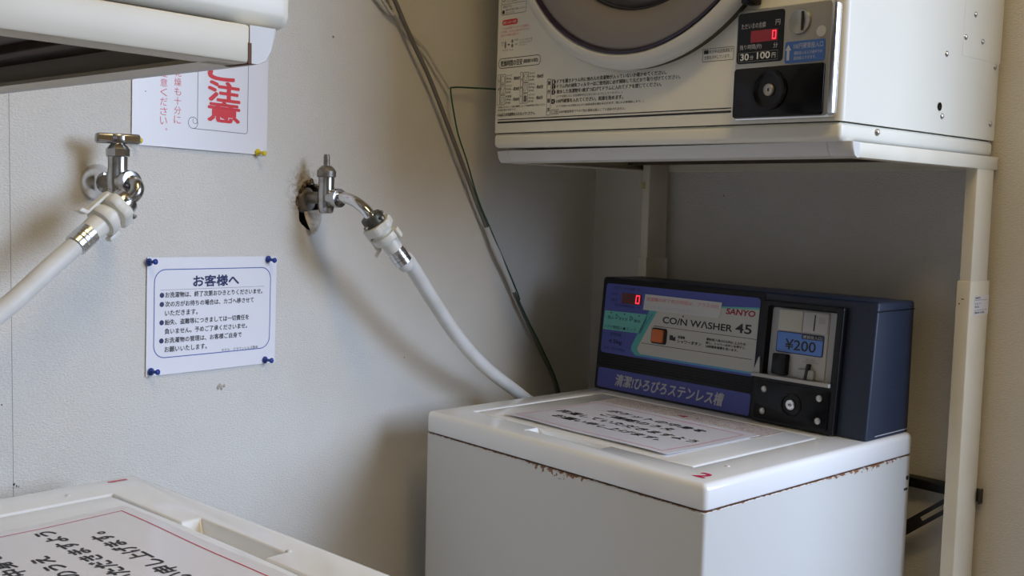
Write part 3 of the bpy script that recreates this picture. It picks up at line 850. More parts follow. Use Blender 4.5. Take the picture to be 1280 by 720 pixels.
    T_('\u904b\u8ee2\u4e2d\u306f\u7a93\u3092\u958b\u3051\u3066\u63db\u6c17\u3057\u3066\u304f\u3060\u3055\u3044\u3002', .0235, 1.5075, .0470, .0034); T_('\u5fc5\u305a\u884c\u3063\u3066\u304f\u3060\u3055\u3044\u3002', .0235, 1.5032, .0220, .0032)
    outline(mb, disc(.0190, 1.5270, .0042, 16), .0007, I, fp); line(mb, .0160, 1.5300, .0220, 1.5240, .0007, I, fp)
    T_('\u5f15\u706b\u6027\u306e\u3082\u306e\u306f\u5165\u308c\u306a\u3044', .0250, 1.5315, .0330, .0036); T_('\u6cb9\u306e\u4ed8\u3044\u305f\u3082\u306e\u306f\u4e7e\u71e5\u3057\u306a\u3044\u3067', .0250, 1.5262, .0430, .0034); T_('\u304f\u3060\u3055\u3044\u3002\u706b\u707d\u306e\u539f\u56e0', .0250, 1.5210, .0250, .0032)
    # red filter note
    mb.prism(rrect(.0165, .0530, 1.4855, 1.4940, .004), 0, .0004, 'redink', fp); text(mb, '\u6392\u6c17\u30d5\u30a3\u30eb\u30bf\u30fc\u306e\u6383\u9664', .0190, 1.4870, .0315, .0050, 'white', fp, .0006, .01)
    for k, (t_, w) in enumerate((('\u30fb\u30c9\u30e9\u30e0\u5185\u306e\u6392\u6c17\u30d5\u30a3\u30eb\u30bf\u30fc\u306f\u3054\u4f7f\u7528\u524d\u306b', .0660), ('\u5fc5\u305a\u6383\u9664\u3057\u3001\u5143\u3069\u304a\u308a\u306b\u53d6\u308a\u4ed8\u3051\u3066\u304f\u3060\u3055\u3044', .0680), ('\u76ee\u8a70\u307e\u308a\u306f\u6545\u969c\u306e\u539f\u56e0\u3067\u3059\u3002', .0440))): T_(t_, .0140, 1.4785 - k * .0054, w, .0040, 'paleredink')
    # filter diagram
    for u, v, ru, rv in ((.0255, 1.4545, .0020, .0060), (.0420, 1.4590, .0024, .0028), (.0420, 1.4520, .0024, .0030)): flat(mb, [(u + ru * math.cos(a * .4), v + rv * math.sin(a * .4)) for a in range(16)], 'greyink', fp, .0004)
    flat(mb, [(.0310, 1.4535), (.0340, 1.4535), (.0340, 1.4525), (.0365, 1.4543), (.0340, 1.4560), (.0340, 1.4552), (.0310, 1.4552)], I, fp, .0004)
    for t_, u, v, w in (('\u6392\u6c17', .0150, 1.4570, .007), ('\u53e3', .0165, 1.4530, .004), ('\u5185\u7db2', .0470, 1.4590, .008), ('\u5916\u7db2', .0480, 1.4520, .006), ('\u30d5\u30a3\u30eb\u30bf\u30fc\u306e\u5411\u304d\u306b\u6ce8\u610f', .0580, 1.4580, .0300), ('\u5143\u3069\u304a\u308a\u306b\u5165\u308c\u3066', .0580, 1.4540, .0300), ('\u304f\u3060\u3055\u3044\u3002', .0580, 1.4500, .0190), ('\u53d6\u308a\u5916\u3059', .0190, 1.4445, .0140), ('\u5916\u3059', .0370, 1.4440, .008)): T_(t_, u, v, w, .0030, 'greyink')
    # drying time table
    O_(.0110, .1080, 1.4180, 1.4330, .006, .0008); T_('\u4e7e\u71e5\u6642\u9593\u306e\u76ee\u5b89', .0160, 1.4205, .0510, .0095, I); T_('(\u5bb6\u5ead\u5d29\u308a\u306e\u5834\u5408)', .0700, 1.4218, .0335, .0068)
    for c, (u0, heads, side) in enumerate(((.0100, (('\u30b7\u30fc\u30c4', '\u7d04600g', '(\u7d041\u679a)'), ('\u30d6\u30e9\u30a6\u30b9', '\u7d04200g', '(\u7d045\u679a)'), ('\u4f5c\u696d\u670d', '\u7d04800g', '(\u7d042\u7d44)')), '\u8863\u985e'), (.0640, (('T\u30b7\u30e3\u30c4', '\u7d04130g', '(\u7d046\u679a)'), ('\u30bf\u30aa\u30eb', '\u7d0470g', '(\u7d0410\u679a)'), ('\u30d1\u30b8\u30e3\u30de', '\u7d04500g', '(\u7d041\u7d44)')), '\u3082\u3081\u3093'))):
        O_(u0, u0 + .0052, 1.3600, 1.4085, .0010, .0005); 
        for q, ch in enumerate(side): T_(ch, u0 + .0010, 1.3960 - q * .0130, .0034, .0040)
        for r_ in range(3):
            v0 = 1.3930 - r_ * .0165
            O_(u0 + .0065, u0 + .0180, v0, v0 + .0150, .0014, .0006)
            ic = [[(2, 1), (2, 9), (4, 11), (5, 10), (6, 11), (8, 9), (8, 1)], [(3, 1), (3, 7), (1, 7), (2, 10), (5, 11), (8, 10), (9, 7), (7, 7), (7, 1)], [(1, 3), (4, 7), (3, 10), (6, 11), (8, 8), (7, 4), (4, 1)]][(r_ + c) % 3]
            pts = [(u0 + .0065 + .00115 * a, v0 + .0012 + .00105 * b_) for a, b_ in ic]
            if c and r_ == 2: flat(mb, pts, 'greyink', fp, .0004)
            else: outline(mb, pts, .0006, 'greyink', fp, .0004)
            for q in range(3): T_(heads[r_][q], u0 + .0200, v0 + .0105 - q * .0050, (.0135, .0125, .0115)[q], .0040)
            line(mb, u0 + .0345, v0 + .0072, u0 + .0375, v0 + .0072, .0004, 'greyink', fp); T_(('\u7d0430\u5206', '\u7d0430\u5206', '\u7d0460\u5206')[r_] if not c else '\u7d0460\u5206', u0 + .0385, v0 + .0045, .0140, .0058)
    T_('\u30fb\u5bb9\u91cf\u304a\u3088\u3073\u30b7\u30fc\u30c4\u985e\u306f\u7a2e\u985e\u306b\u3088\u3063\u3066\u4e7e\u71e5\u6642\u9593\u304c\u5909\u308f\u308a\u307e\u3059\u3002', .0105, 1.3545, .1130, .0032); T_('\u4e7e\u71e5\u6642\u9593\u306f\u76ee\u5b89\u3067\u3059\u3002', .0120, 1.3500, .0440, .0030)
    T_('4.5kg\u4ee5\u4e0a\u306e\u6d17\u6fef\u7269\u3092\u5165\u308c\u306a\u3044\u3067\u304f\u3060\u3055\u3044\u3002', .0110, 1.3405, .0900, .0062, I)
    # operating steps
    O_(.1255, .1340, 1.3395, 1.3940, .0016, .0006)
    for q, ch in enumerate('\u64cd\u4f5c\u9806\u5e8f'): T_(ch, .1268, 1.3850 - q * .0135, .0058, .0066, I)
    steps = (('1', '\u30c9\u30a2\u3092\u958b\u304d\u30c9\u30e9\u30e0\u5185\u306b\u4ed6\u306e\u4eba\u306e\u6d17\u6fef\u7269\u304c\u5165\u3063\u3066\u3044\u306a\u3044\u304b\u78ba\u304b\u3081\u3066\u304f\u3060\u3055\u3044\u3002', 1.3865, .2140), ('2', '\u30c9\u30e9\u30e0\u5185\u306e\u6392\u6c17\u30d5\u30a3\u30eb\u30bf\u30fc\u306f\u3054\u4f7f\u7528\u524d\u306b\u5fc5\u305a\u6383\u9664\u3057\u3066\u5143\u3069\u304a\u308a\u53d6\u308a\u4ed8\u3051\u3066\u304f\u3060\u3055\u3044\u3002', 1.3790, .2390), ('3', '\u8131\u6c34\u3057\u305f\u6d17\u6fef\u7269\u30921\u679a\u305a\u3064\u5e83\u3052\u3066\u30c9\u30e9\u30e0\u306b\u5165\u308c\u3066\u30c9\u30a2\u3092\u9589\u3058\u3066\u304f\u3060\u3055\u3044\u3002', 1.3710, .2060), ('4', '100\u5186\u786c\u8ca8\u3092\u5165\u308c\u3066\u304f\u3060\u3055\u3044\u3002\u4e7e\u71e5\u3092\u59cb\u3081\u307e\u3059\u3002', 1.3570, .1360))
    for nu, t_, v, w in steps:
        flat(mb, [(.1360, v - .0008), (.1420, v - .0008), (.1445, v + .0028), (.1420, v + .0064), (.1360, v + .0064)], I, fp, .0004); text(mb, nu, .1385, v + .0003, .0024, .0050, 'white', fp, .0006, .02)
        T_(t_, .1470, v, w, .0060)
    T_('(\u30c9\u30a2\u3092\u9589\u3058\u308b\u3068\u304d\u6d17\u6fef\u7269\u304c\u306f\u3055\u307e\u3089\u306a\u3044\u3088\u3046\u306b\u3057\u3066\u304f\u3060\u3055\u3044\u3002)', .1470, 1.3645, .1340, .0040); T_('(\u30c9\u30a2\u3092\u958b\u3051\u308c\u3070\u904b\u8ee2\u306f\u6b62\u307e\u308a\u4e7e\u71e5\u72b6\u614b\u3092\u78ba\u304b\u3081\u3089\u308c\u307e\u3059\u3002\u9589\u3058\u308c\u3070\u518d\u904b\u8ee2\u3057\u307e\u3059\u3002)', .1470, 1.3500, .1750, .0040)
    O_(.1365, .1525, 1.3405, 1.3475, .0010, .0005); T_('\u3054\u6ce8\u610f', .1385, 1.3418, .0120, .0044); T_('100\u5186\u786c\u8ca8\u5c02\u7528\u3067\u3059\u306e\u3067\u4ed6\u306e\u786c\u8ca8\u306f\u6295\u5165\u3057\u3066\u3082\u8fd4\u5374\u3055\u308c\u307e\u305b\u3093\u3002', .1545, 1.3415, .1340, .0042)
    line(mb, .0120, 1.3363, .4725, 1.3363, .0013, I, fp); line(mb, .0120, 1.3318, .4725, 1.3318, .0028, I, fp)
    O_(.4220, .4720, 1.3985, 1.4150, .0012, .0006); mb.prism(rrect(.4240, .4315, 1.4085, 1.4135, .0008), 0, .0004, I, fp); T_('\u8868\u793a\u4e2d\u306f\u9001\u98a8\u904b\u8ee2\u3067', .4325, 1.4085, .0380, .0050); T_('\u8863\u985e\u3092\u51b7\u3084\u3057\u3066\u3044\u307e\u3059\u3002', .4250, 1.4010, .0420, .0050)
    mb.build('printed_instructions', root)
    # right-hand side: screws, hole, access cover outline
    for y, z in ((.3272, 1.4832), (.3027, 1.4497), (.3540, 1.4495), (.2515, 1.4213), (.3992, 1.4189), (.2493, 1.3385), (.3963, 1.3382), (.0853, 1.3065)):
        mb = MB(); mb.lathe([(.0042, 0), (.0040, .0012), (.0028, .0024), (.0006, .0030)], 'steel', axis((DW - .0004, y, z - DZ0), (1, 0, 0)), 14); mb.build('screw', root, 50)
    mb = MB(); mb.lathe([(.0056, 0), (.0056, .0012), (.0040, .0014), (.0036, .0006)], 'blackgloss', axis((DW - .0003, .2410, 1.3506 - DZ0), (1, 0, 0)), 18); mb.build('plugged_hole', root, 40)
    mb = MB(); mb.box(DW - .001, DW + .0004, .2965, .4150, 1.4245 - DZ0, 1.4600 - DZ0 + .06, 'dryer', .0002); mb.build('access_cover', root)
    return root
def build_stand():
    root = empty('dryer_stand', A2W(DX, DY, 0), AROT)
    z0, z1 = 1.2705, 1.2893
    def rail(x0, x1, inner):
        mb = MB()
        mb.box(x0, x1, .0335, .4158, z0, z1, 'stand', .0015)
        if inner > 0: mb.box(x1 - .002, x1 + .016, .0335, .4158, z0, z0 + .0025, 'stand')
        else: mb.box(x0 - .016, x0 + .002, .0335, .4158, z0, z0 + .0025, 'stand')
        return mb.build('side_rail', root, 40)
    rail(-.0070, -.0030, 1); r2 = rail(.6350, .6390, -1)
    mb = MB(); mb.box(-.003, .635, .4100, .4150, z0, z1, 'stand', .001); mb.build('rear_rail', root)
    # front bumper (extruded profile) and its two moulded end caps
    prof = [(.0335, z0), (.0270, z0), (.0205, z0 + .0020), (.0160, z0 + .0075), (.0135, z0 + .0150), (.0130, z0 + .0190), (.0145, z1), (.0335, z1)]
    def extr(mb, pr, x0, x1, m, taper0=0., taper1=0., seg=1):
        n = len(pr); vs = []
        for x, t in ((x0, taper0), (x1, taper1)):
            for y, z in pr:
                k = (.0335 - y)
                vs.append((x, y + k * t * .0, z))
        fs = [tuple(range(n)), tuple(range(2 * n - 1, n - 1, -1))]
        for i in range(n): fs.append((i, i + n, (i + 1) % n + n, (i + 1) % n))
        mb.add(vs, fs, m)
    mb = MB(); extr(mb, prof, .0255, .6065, 'bumper'); mb.box(.003, .629, .0335, .0500, z0, z0 + .0022, 'stand'); mb.build('front_bumper', root, 30)
    def cap(side):
        """end cap: profile swept round the corner, rounding in to the side"""
        mb = MB(); vs = []; fs = []; n = len(prof); K = 7
        xe = .0250 if side < 0 else .6070; xo = -.0070 if side < 0 else .6390
        for k in range(K):
            t = k / (K - 1)
            for y, z in prof:
                proj_ = (.0335 - y)                       # how far forward of the rail end
                a = t * math.pi / 2
                low = max(0, (z1 - .004 - z) / .018) * .010 * t
                x = xe + (xo - xe) * math.sin(a) ** .9 - (low if side > 0 else -low) * 0
                yy = .0335 - proj_ * (1 - (1 - math.cos(a)) * .28)
                vs.append((x, yy, z))
        for k in range(K - 1):
            for i in range(n):
                q = (k * n + i, k * n + (i + 1) % n, (k + 1) * n + (i + 1) % n, (k + 1) * n + i)
                fs.append(q)
        fs.append(tuple(range(n))); fs.append(tuple(range((K - 1) * n, K * n)))
        mb.add(vs, fs, 'bumper')
        b = bmesh.new(); me = bpy.data.meshes.new('x'); me.from_pydata(mb.v, [], mb.f); b.from_mesh(me); bmesh.ops.recalc_face_normals(b, faces=b.faces); bpy.data.meshes.remove(me)
        m2 = MB(); m2.bm(b, 'bumper'); m2.build('bumper_end_cap', root, 35)
    cap(-1); cap(1)
    # underside pan and its pressed ribs
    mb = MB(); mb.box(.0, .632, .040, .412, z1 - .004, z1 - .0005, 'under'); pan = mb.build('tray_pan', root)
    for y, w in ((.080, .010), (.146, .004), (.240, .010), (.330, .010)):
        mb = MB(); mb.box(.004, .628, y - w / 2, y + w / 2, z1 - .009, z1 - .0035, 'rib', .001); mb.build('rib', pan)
    mb = MB(); mb.box(-.0071, -.0062, .0325, .0345, z0 - .0001, z0 + .010, 'chip'); mb.box(-.0068, .014, .031, .0340, z0 - .0003, z0 + .001, 'chip'); mb.build('chipped_edge', root)
    for nm, a0, a1 in (('right', .6202, .6375), ('left', .0157, .0330)):
        mb = MB(); mb.box(a0, a1, .3548, .4079, 1.05, z1 - .002, 'stand', .002); post = mb.build('inner_post', root, 40)
        if nm == 'left':
            mb = MB(); mb.box(a0 - .0003, a0 + .008, .3543, .3549, 1.238, 1.250, 'tape'); mb.build('yellow_tape', post)
        mb = MB(); mb.box(a0 - .0024, a1 + .0010, .3525, .4140, 0, 1.1110, 'stand', .002); sl = mb.build('outer_post', root, 40)
        if nm == 'right':
            xs = a1 + .0010
            fn = lambda u, v, w: Vector((xs + w, u, v))
            mb = MB(); mb.prism([(.3660, 1.0620), (.4130, 1.0620), (.4130, 1.0895), (.3660, 1.0895)], 0, .0003, 'paper2', fn)
            text(mb, 'SANYO', .3690, 1.0850, .0160, .0034, 'ink', fn, .0005, .03)
            for v in (1.0835, 1.0690): line(mb, .3680, v, .4080, v, .0004, 'ink', fn, .0005)
            for t_, u, v, w in (('\u30b9\u30bf\u30f3\u30c9', .3680, 1.0770, .0200), ('\u578b\u540d', .3685, 1.0725, .0130), ('\u88fd\u9020', .3680, 1.0640, .0330)): text(mb, t_, u, v, w, .0028, 'ink', fn, .0005, .01)
            mb.build('rating_label', sl)
            mb = MB(); 
            for u, v, w, h in ((.6260, 1.0845, .0040, .0012), (.6225, 1.0770, .0016, .0022)): mb.box(u, u + w, .3522, .3526, v, v + h, 'dark')
            mb.build('paint_chip', sl)
    # black cross bar and slotted arm at the back
    mb = MB(); mb.box(.0330, .6440, .4145, .4190, .7815, .8010, 'blackmetal', .001); mb.box(.036, .6180, .3990, .4150, .7985, .8010, 'blackmetal', .001); mb.box(.6425, .6455, .408, .419, .7800, .8015, 'blackmetal', .0005); mb.build('cross_bar', root)
    mb = MB(); a = R(39)
    mx = Matrix.Translation((.612, .395, .7790)) @ Matrix.Rotation(-a, 4, 'Y')
    fb = lambda x, y, z: mx @ Vector((x, y, z))
    pts = [(-.19, -.0095), (.012, -.0095), (.012, .0095), (-.19, .0095)]
    for x0, x1, zz0, zz1 in ((-.19, .012, .0032, .0095), (-.19, .012, -.0095, -.0032), (-.19, -.062, -.0033, .0033), (-.005, .012, -.0033, .0033)): mb.box(x0, x1, 0, .003, zz0, zz1, 'blackmetal', fn=fb)
    mb.build('slotted_arm', root)
    return root
d2 = build_dryer(); s2 = build_stand()
TILT = (R(-.35), R(.60), AROT)
d2.rotation_euler = Euler((0, 0, AROT))
d2.rotation_euler = (Matrix.Rotation(AROT, 3, 'Z') @ Matrix.Rotation(R(.45), 3, 'Y')).to_euler()
_c = A2W(DX, DY, DZ0); _c.z += .0026; d2.location = _c
d1 = copy_tree(d2); s1 = copy_tree(s2)
tag(d2, 'cream coin clothes dryer with a round door above the washing machine marked 2', 'dryer', 'coin dryers')
tag(d1, 'cream dryer whose lower edge shows in the top left corner of the photo', 'dryer', 'coin dryers')
tag(s2, 'cream steel dryer stand with two posts rising behind the washing machine marked 2', 'stand', 'dryer stands')
tag(s1, 'cream dryer stand tray at the top left, its dark underside showing', 'stand', 'dryer stands')
C1 = R(-4.31)
for o, z in ((d1, DZ0), (s1, 0)):
    # tray corner (-.007,.033) of the copy sits at the measured point
    p = placed(math.pi + C1, (-.007, .0335), (.7304, -1.3119))
    o.location = (p[0], p[1], z); o.rotation_euler = (0, 0, math.pi + C1)

# ------------------------------------------------------------------ taps
def tap_body(root, x_body, y0, z0, zb, handle):
    """wall pipe, body with bonnet; y0,z0 pipe axis on the wall"""
    ax = lambda x: axis((x, y0, z0), (1, 0, 0), (0, 0, 1))
    mb = MB()
    mb.lathe([(.0085, -.03), (.0085, x_body - .008)], 'brass', ax(0), 20)
    mb.build('supply_pipe', root, 40)
    mb = MB()
    mb.lathe([(.0075, -.022), (.0100, -.020), (.0118, -.012), (.0125, 0), (.0118, .010), (.0110, .016), (.0112, .030), (.0116, .030)], 'chrome', Matrix.Translation((x_body, y0, z0)), 28)
    mb.lathe([(.0098, -.004), (.0098, .0135), (.0130, .0145), (.0138, .019), (.0130, .0240), (.0095, .0250)], 'chrome', ax(x_body + .004), 28)
    body = mb.build('body', root, 40)
    mb = MB(); h = z0 + .029
    mb.lathe([(.0118, 0), (.0134, .0010), (.0134, .0090), (.0105, .0130), (.0070, .0160), (.0055, .0165)], 'chrome' if handle else 'brass', Matrix.Translation((x_body, y0, h)), 8 if handle else 24)
    mb.build('bonnet', root, 30)
    mb = MB(); mb.lathe([(.0045, .014), (.0045, .018 if handle else .030)], 'brass' if not handle else 'chrome', Matrix.Translation((x_body, y0, h)), 12); 
    if not handle: mb.lathe([(.0045, .029), (.0035, .0325)], 'brass', Matrix.Translation((x_body, y0, h)), 12)
    mb.build('spindle', root, 40)

t1 = empty('water_tap', (0, 0, 0))
tag(t1, 'chrome wall tap with a T-shaped handle at the left of the photo', 'tap', 'wall taps')
Y1, Z1, X1b = -.9485, 1.2175, .0450
tap_body(t1, X1b, Y1, Z1, 0, True)
mb = MB(); mb.lathe([(.0220, -.001), (.0220, .0015), (.0202, .006), (.0145, .014), (.0125, .018), (.0110, .0185)], 'chromeclean', axis((0, Y1 + .001, Z1 - .001), (1, 0, 0)), 36); mb.build('wall_flange', t1, 40)
mb = MB()
HX = axis((X1b, Y1, 1.2675), (0, 0, 1), (.40, .92, 0))
b = bmbox(-.0250, .0250, -.0056, .0056, -.0060, .0062, .0036, 3); mb.bm(b, 'chrome', lambda x, y, z: HX @ Vector((x, y, z)))
b = bmbox(-.0235, .0235, -.0062, -.0050, -.0030, .0034, .0008, 1); mb.bm(b, 'chromeclean', lambda x, y, z: HX @ Vector((x, y, z)))
b = bmbox(-.0075, .0075, -.0070, .0070, -.0064, .0056, .003, 2); mb.bm(b, 'chrome', lambda x, y, z: HX @ Vector((x, y, z)))
mb.build('handle', t1, 40)
E1 = Vector((.0820, -.9620, 1.1970))
mb = MB(); mb.tube([(X1b + .018, Y1, Z1), (X1b + .030, Y1, Z1 - .0004), (X1b + .0385, Y1 - .0008, Z1 - .0040), (X1b + .0415, Y1 - .0030, Z1 - .0105), (X1b + .0405, Y1 - .0075, Z1 - .0165), E1, E1 + Vector((.0006, -.0075, -.0058))], .0080, 'chrome', 20, 6); mb.build('spout', t1, 60)

t2 = empty('water_tap', (0, 0, 0))
tag(t2, 'grey wall tap without a handle, in a ragged wall hole near the middle', 'tap', 'wall taps')
Y2, Z2, X2b = -.6170, 1.2055, .040
tap_body(t2, X2b, Y2, Z2, 0, False)
mb = MB(); mb.lathe([(.0085, -.016), (.0150, -.016), (.0150, -.006), (.0125, -.004), (.0085, -.004)], 'brass', axis((.004, Y2, Z2 - .001), (1, 0, 0)), 30); mb.lathe([(.0150, -.010), (.0190, -.009), (.0190, -.004), (.0140, .001), (.0120, .001)], 'doorgrey', axis((.0015, Y2, Z2 - .004), (1, 0, 0)), 30); mb.build('wall_nut', t2, 40)
E2 = Vector((.1180, -.6080, 1.1830))
D2 = Vector((.012, .030, -.040)).normalized()
mb = MB(); mb.tube([(X2b + .020, Y2, Z2), (X2b + .034, Y2 + .0005, Z2 + .001), (X2b + .052, Y2 + .002, Z2 - .003), (X2b + .068, Y2 + .005, Z2 - .012), E2, E2 + D2 * .014], .0080, 'chromeclean', 20, 6); mb.build('spout', t2, 60)

# ------------------------------------------------------------------ hoses with their push-fit connectors
def hose(label, start, d, path, ringmat, lever_up):
    root = empty('water_hose', (0, 0, 0)); tag(root, label, 'hose', 'washer inlet hoses')
    mx = axis(start, d, lever_up)
    g = lambda x, y, z: mx @ Vector((x, y, z))
    mb = MB(); mb.lathe([(.0085, -.004), (.0150, -.003), (.0158, 0), (.0158, .010), (.0150, .012), (.0085, .012)], ringmat, mx, 28); ring = mb.build('tap_collar', root, 40)
    for k in range(4):
        a = math.pi / 2 * k + .4
        m3 = axis(mx @ Vector((.0155 * math.cos(a), .0155 * math.sin(a), .005)), mx.to_3x3() @ Vector((math.cos(a), math.sin(a), 0)))
        mb = MB(); mb.lathe([(.0020, -.002), (.0020, .0030), (.0028, .0032), (.0028, .0055), (.0018, .0062)], 'brass', m3, 10); mb.build('collar_screw', ring, 40)
    mb = MB()
    # knurled nut, waist, spring sleeve
    n = 48; prof = [(.0100, .0095), (.0205, .0100), (.0215, .0120), (.0215, .0205), (.0200, .0225), (.0150, .0235), (.0145, .0285), (.0190, .0295), (.0195, .0370), (.0180, .0400), (.0135, .0415), (.0125, .0600), (.0115, .0605)]
    vs = []; fs = []
    for r, h in prof:
        for i in range(n):
            a = 2 * math.pi * i / n
            rr = r * (1 + (.045 * math.copysign(1, math.sin(6 * a)) if .0099 < h < .023 and r > .019 else 0))
            vs.append(g(rr * math.cos(a), rr * math.sin(a), h))
    for j in range(len(prof) - 1):
        for i in range(n):
            a, b_ = j * n + i, j * n + (i + 1) % n; fs.append((a, b_, b_ + n, a + n))
    fs.append(tuple(range(n))[::-1]); fs.append(tuple(range((len(prof) - 1) * n, len(prof) * n)))
    mb.add(vs, fs, 'connector'); con = mb.build('connector', root, 40)
    mb = MB(); mb.box(.0190, .0225, -.0055, .0055, .0140, .0480, 'connector', .0012, fn=g); mb.box(.0195, .0290, -.0060, .0060, .0440, .0500, 'connector', .0014, fn=lambda x, y, z: g(x, y, z + (x - .0195) * .6)); mb.box(.0130, .0215, -.0045, .0045, .0300, .0345, 'connector', .001, fn=g); mb.build('release_lever', con, 40)
    mb = MB(); mb.box(-.0235, -.0185, -.0050, .0050, .0290, .0440, 'connector', .0012, fn=g); mb.build('catch', con, 40)
    mb = MB(); mb.lathe([(.0118, .0570), (.0128, .0572), (.0124, .0615), (.0130, .0620), (.0130, .0660), (.0124, .0665), (.0130, .0672), (.0130, .0715), (.0122, .0725), (.0128, .0730), (.0128, .0800), (.0112, .0802)], 'clamp', mx, 28); mb.build('clamp', root, 30)
    mb = MB(); s0 = g(0, 0, .060)
    mb.tube([s0, g(0, 0, .085)] + [Vector(p) for p in path], .0107, 'hose', 20, 8); mb.build('hose_tube', root, 60)
    return root
DH1 = Vector((.065, -.79, -.61)).normalized()
hose('white hose running from the T-handled tap down to the left edge', E1 + Vector((0, -.002, -.0016)), DH1,
     [(.0900, -1.0601, 1.1216), (.0935, -1.1147, 1.0795), (.080, -1.190, 1.030), (.045, -1.285, .985), (.020, -1.36, .93), (.016, -1.43, .86), (.020, -1.50, .78), (.05, -1.53, .70)], 'chrome', (0, -.4, 1))
hose('white hose curving from the handleless tap down behind the washing machine marked 2', E2 + D2 * .004, D2,
     [(.129, -.5421, 1.120), (.121, -.4771, 1.0581), (.110, -.3979, .9901), (.095, -.3063, .9316), (.080, -.1956, .874), (.070, -.110, .825), (.066, -.03, .74), (.066, .03, .6)], 'darkclamp', (-1, -.35, -.3))

# ------------------------------------------------------------------ cords on the left wall
root = empty('power_cord', (0, 0, 0)); tag(root, 'grey power cord slanting down the wall behind the washing machine marked 2', 'cord')
CP = [(.012, -1.02, 2.26), (.012, -.78, 1.94), (.013, -.56, 1.65), (.014, -.4569, 1.5104), (.014, -.4340, 1.4788), (.014, -.4085, 1.4455), (.014, -.3751, 1.4037), (.014, -.3465, 1.3614), (.014, -.3234, 1.3256), (.014, -.2753, 1.2514), (.012, -.2190, 1.1678), (.011, -.1270, 1.0420), (.010, -.0400, .9300), (.010, .0194, .8451), (.012, .05, .70), (.012, .06, .4)]
mb = MB(); mb.tube(CP, .0036, 'cord', 10, 6); mb.build('cord', root, 60)
mb = MB(); mb.tube([(.0125, -.2140, 1.1640), (.0125, -.1960, 1.1340), (.0122, -.1650, 1.0940), (.0118, -.1300, 1.0470)], lambda t: .0060 - .0008 * math.sin(9 * t), 'wrap', 10, 5); mb.build('tape_wrap', root, 60)
mb = MB(); mb.tube([A2W(DX - .001, DY + .30, 1.395), (.075, -.160, 1.3955), (.035, -.2086, 1.3985), (.014, -.2700, 1.3965), (.015, -.3150, 1.3925), (.0160, -.3229, 1.3860), (.0180, -.3145, 1.3458), (.0185, -.3032, 1.3138), (.0185, -.2810, 1.2753), (.0185, -.2603, 1.2331), (.0185, -.2400, 1.1980), (.0175, -.2150, 1.1650), (.0185, -.1270, 1.0420), (.0165, -.1180, 1.0220), (.0165, -.0400, .9300), (.0160, .0194, .8451), (.016, .04, .74)], .0014, 'green', 8, 6)
tag(mb.build('earth_wire', None, 60), 'thin green wire from the dryer side joining the grey cord', 'wire')
mb = MB(); mb.tube([(.008, -1.00, 2.10), (.008, -.66, 1.69), (.009, -.4777, 1.5073), (.009, -.4491, 1.4902), (.008, -.4233, 1.4721), (.008, -.4045, 1.4612), (.009, -.3757, 1.4438), (.009, -.3476, 1.4167), (.010, -.3188, 1.3901)], lambda t: .0030 - .0010 * t, 'whitewire', 8, 5)
mb.tube([(.006, -1.04, 2.10), (.006, -.69, 1.69), (.006, -.4860, 1.5061), (.006, -.4560, 1.4946), (.006, -.4305, 1.4766), (.007, -.4079, 1.4615), (.008, -.3900, 1.4510)], .0022, 'whitewire', 8, 5)
tag(mb.build('wall_cable', None, 60), 'beige cable beside the grey cord, ending where the green wire begins', 'cable')

# ------------------------------------------------------------------ wall notices and push pins
def sheet(w, h, m, bulge):
    mb = MB(); nx, ny = 16, 16; vs = []
    f = lambda u, v: .0016 + bulge * math.sin(math.pi * u / w) * (1 - .3 * v / h)
    for d in (0, .0004):
        for j in range(ny + 1):
            for i in range(nx + 1): vs.append((f(w * i / nx, h * j / ny) + d, w * i / nx, h * j / ny))
    n = (nx + 1) * (ny + 1); fs = []
    for j in range(ny):
        for i in range(nx):
            a = j * (nx + 1) + i; q = (a, a + 1, a + nx + 2, a + nx + 1); fs.append(tuple(k + n for k in q)); fs.append(q[::-1])
    bd = [i for i in range(nx + 1)] + [j * (nx + 1) + nx for j in range(1, ny + 1)] + [ny * (nx + 1) + i for i in range(nx - 1, -1, -1)] + [j * (nx + 1) for j in range(ny - 1, 0, -1)]
    for i in range(len(bd)):
        a, c = bd[i], bd[(i + 1) % len(bd)]; fs.append((a, c, c + n, a + n))
    mb.add(vs, fs, m)
    o = mb.build('paper_notice', None, 40)
    return o, (lambda u, v, q: Vector((f(u, v) + .0004 + q, u, v)))
lo_, fn = sheet(.2070, .1500, 'paper', .0015)
lo_.location = (0, -.8832, .9755); lo_.rotation_euler = (R(-.9), 0, 0)
tag(lo_, 'white notice with blue border and blue pins on the left wall', 'notice')
mb = MB(); outline(mb, rrect(.0105, .1965, .0220, .1345, .016, 8), .0011, 'blueink', fn, .0002); mb.build('blue_border', lo_)
mb = MB(); text(mb, '\u304a\u5ba2\u69d8\u3078', .0680, .1115, .0730, .0145, 'navyink', fn, .0002, 0, 0, 4, fat=.00055); mb.build('heading', lo_)
mb = MB(); line(mb, .0190, .1085, .1850, .1085, .0004, 'greyink', fn, .0002)
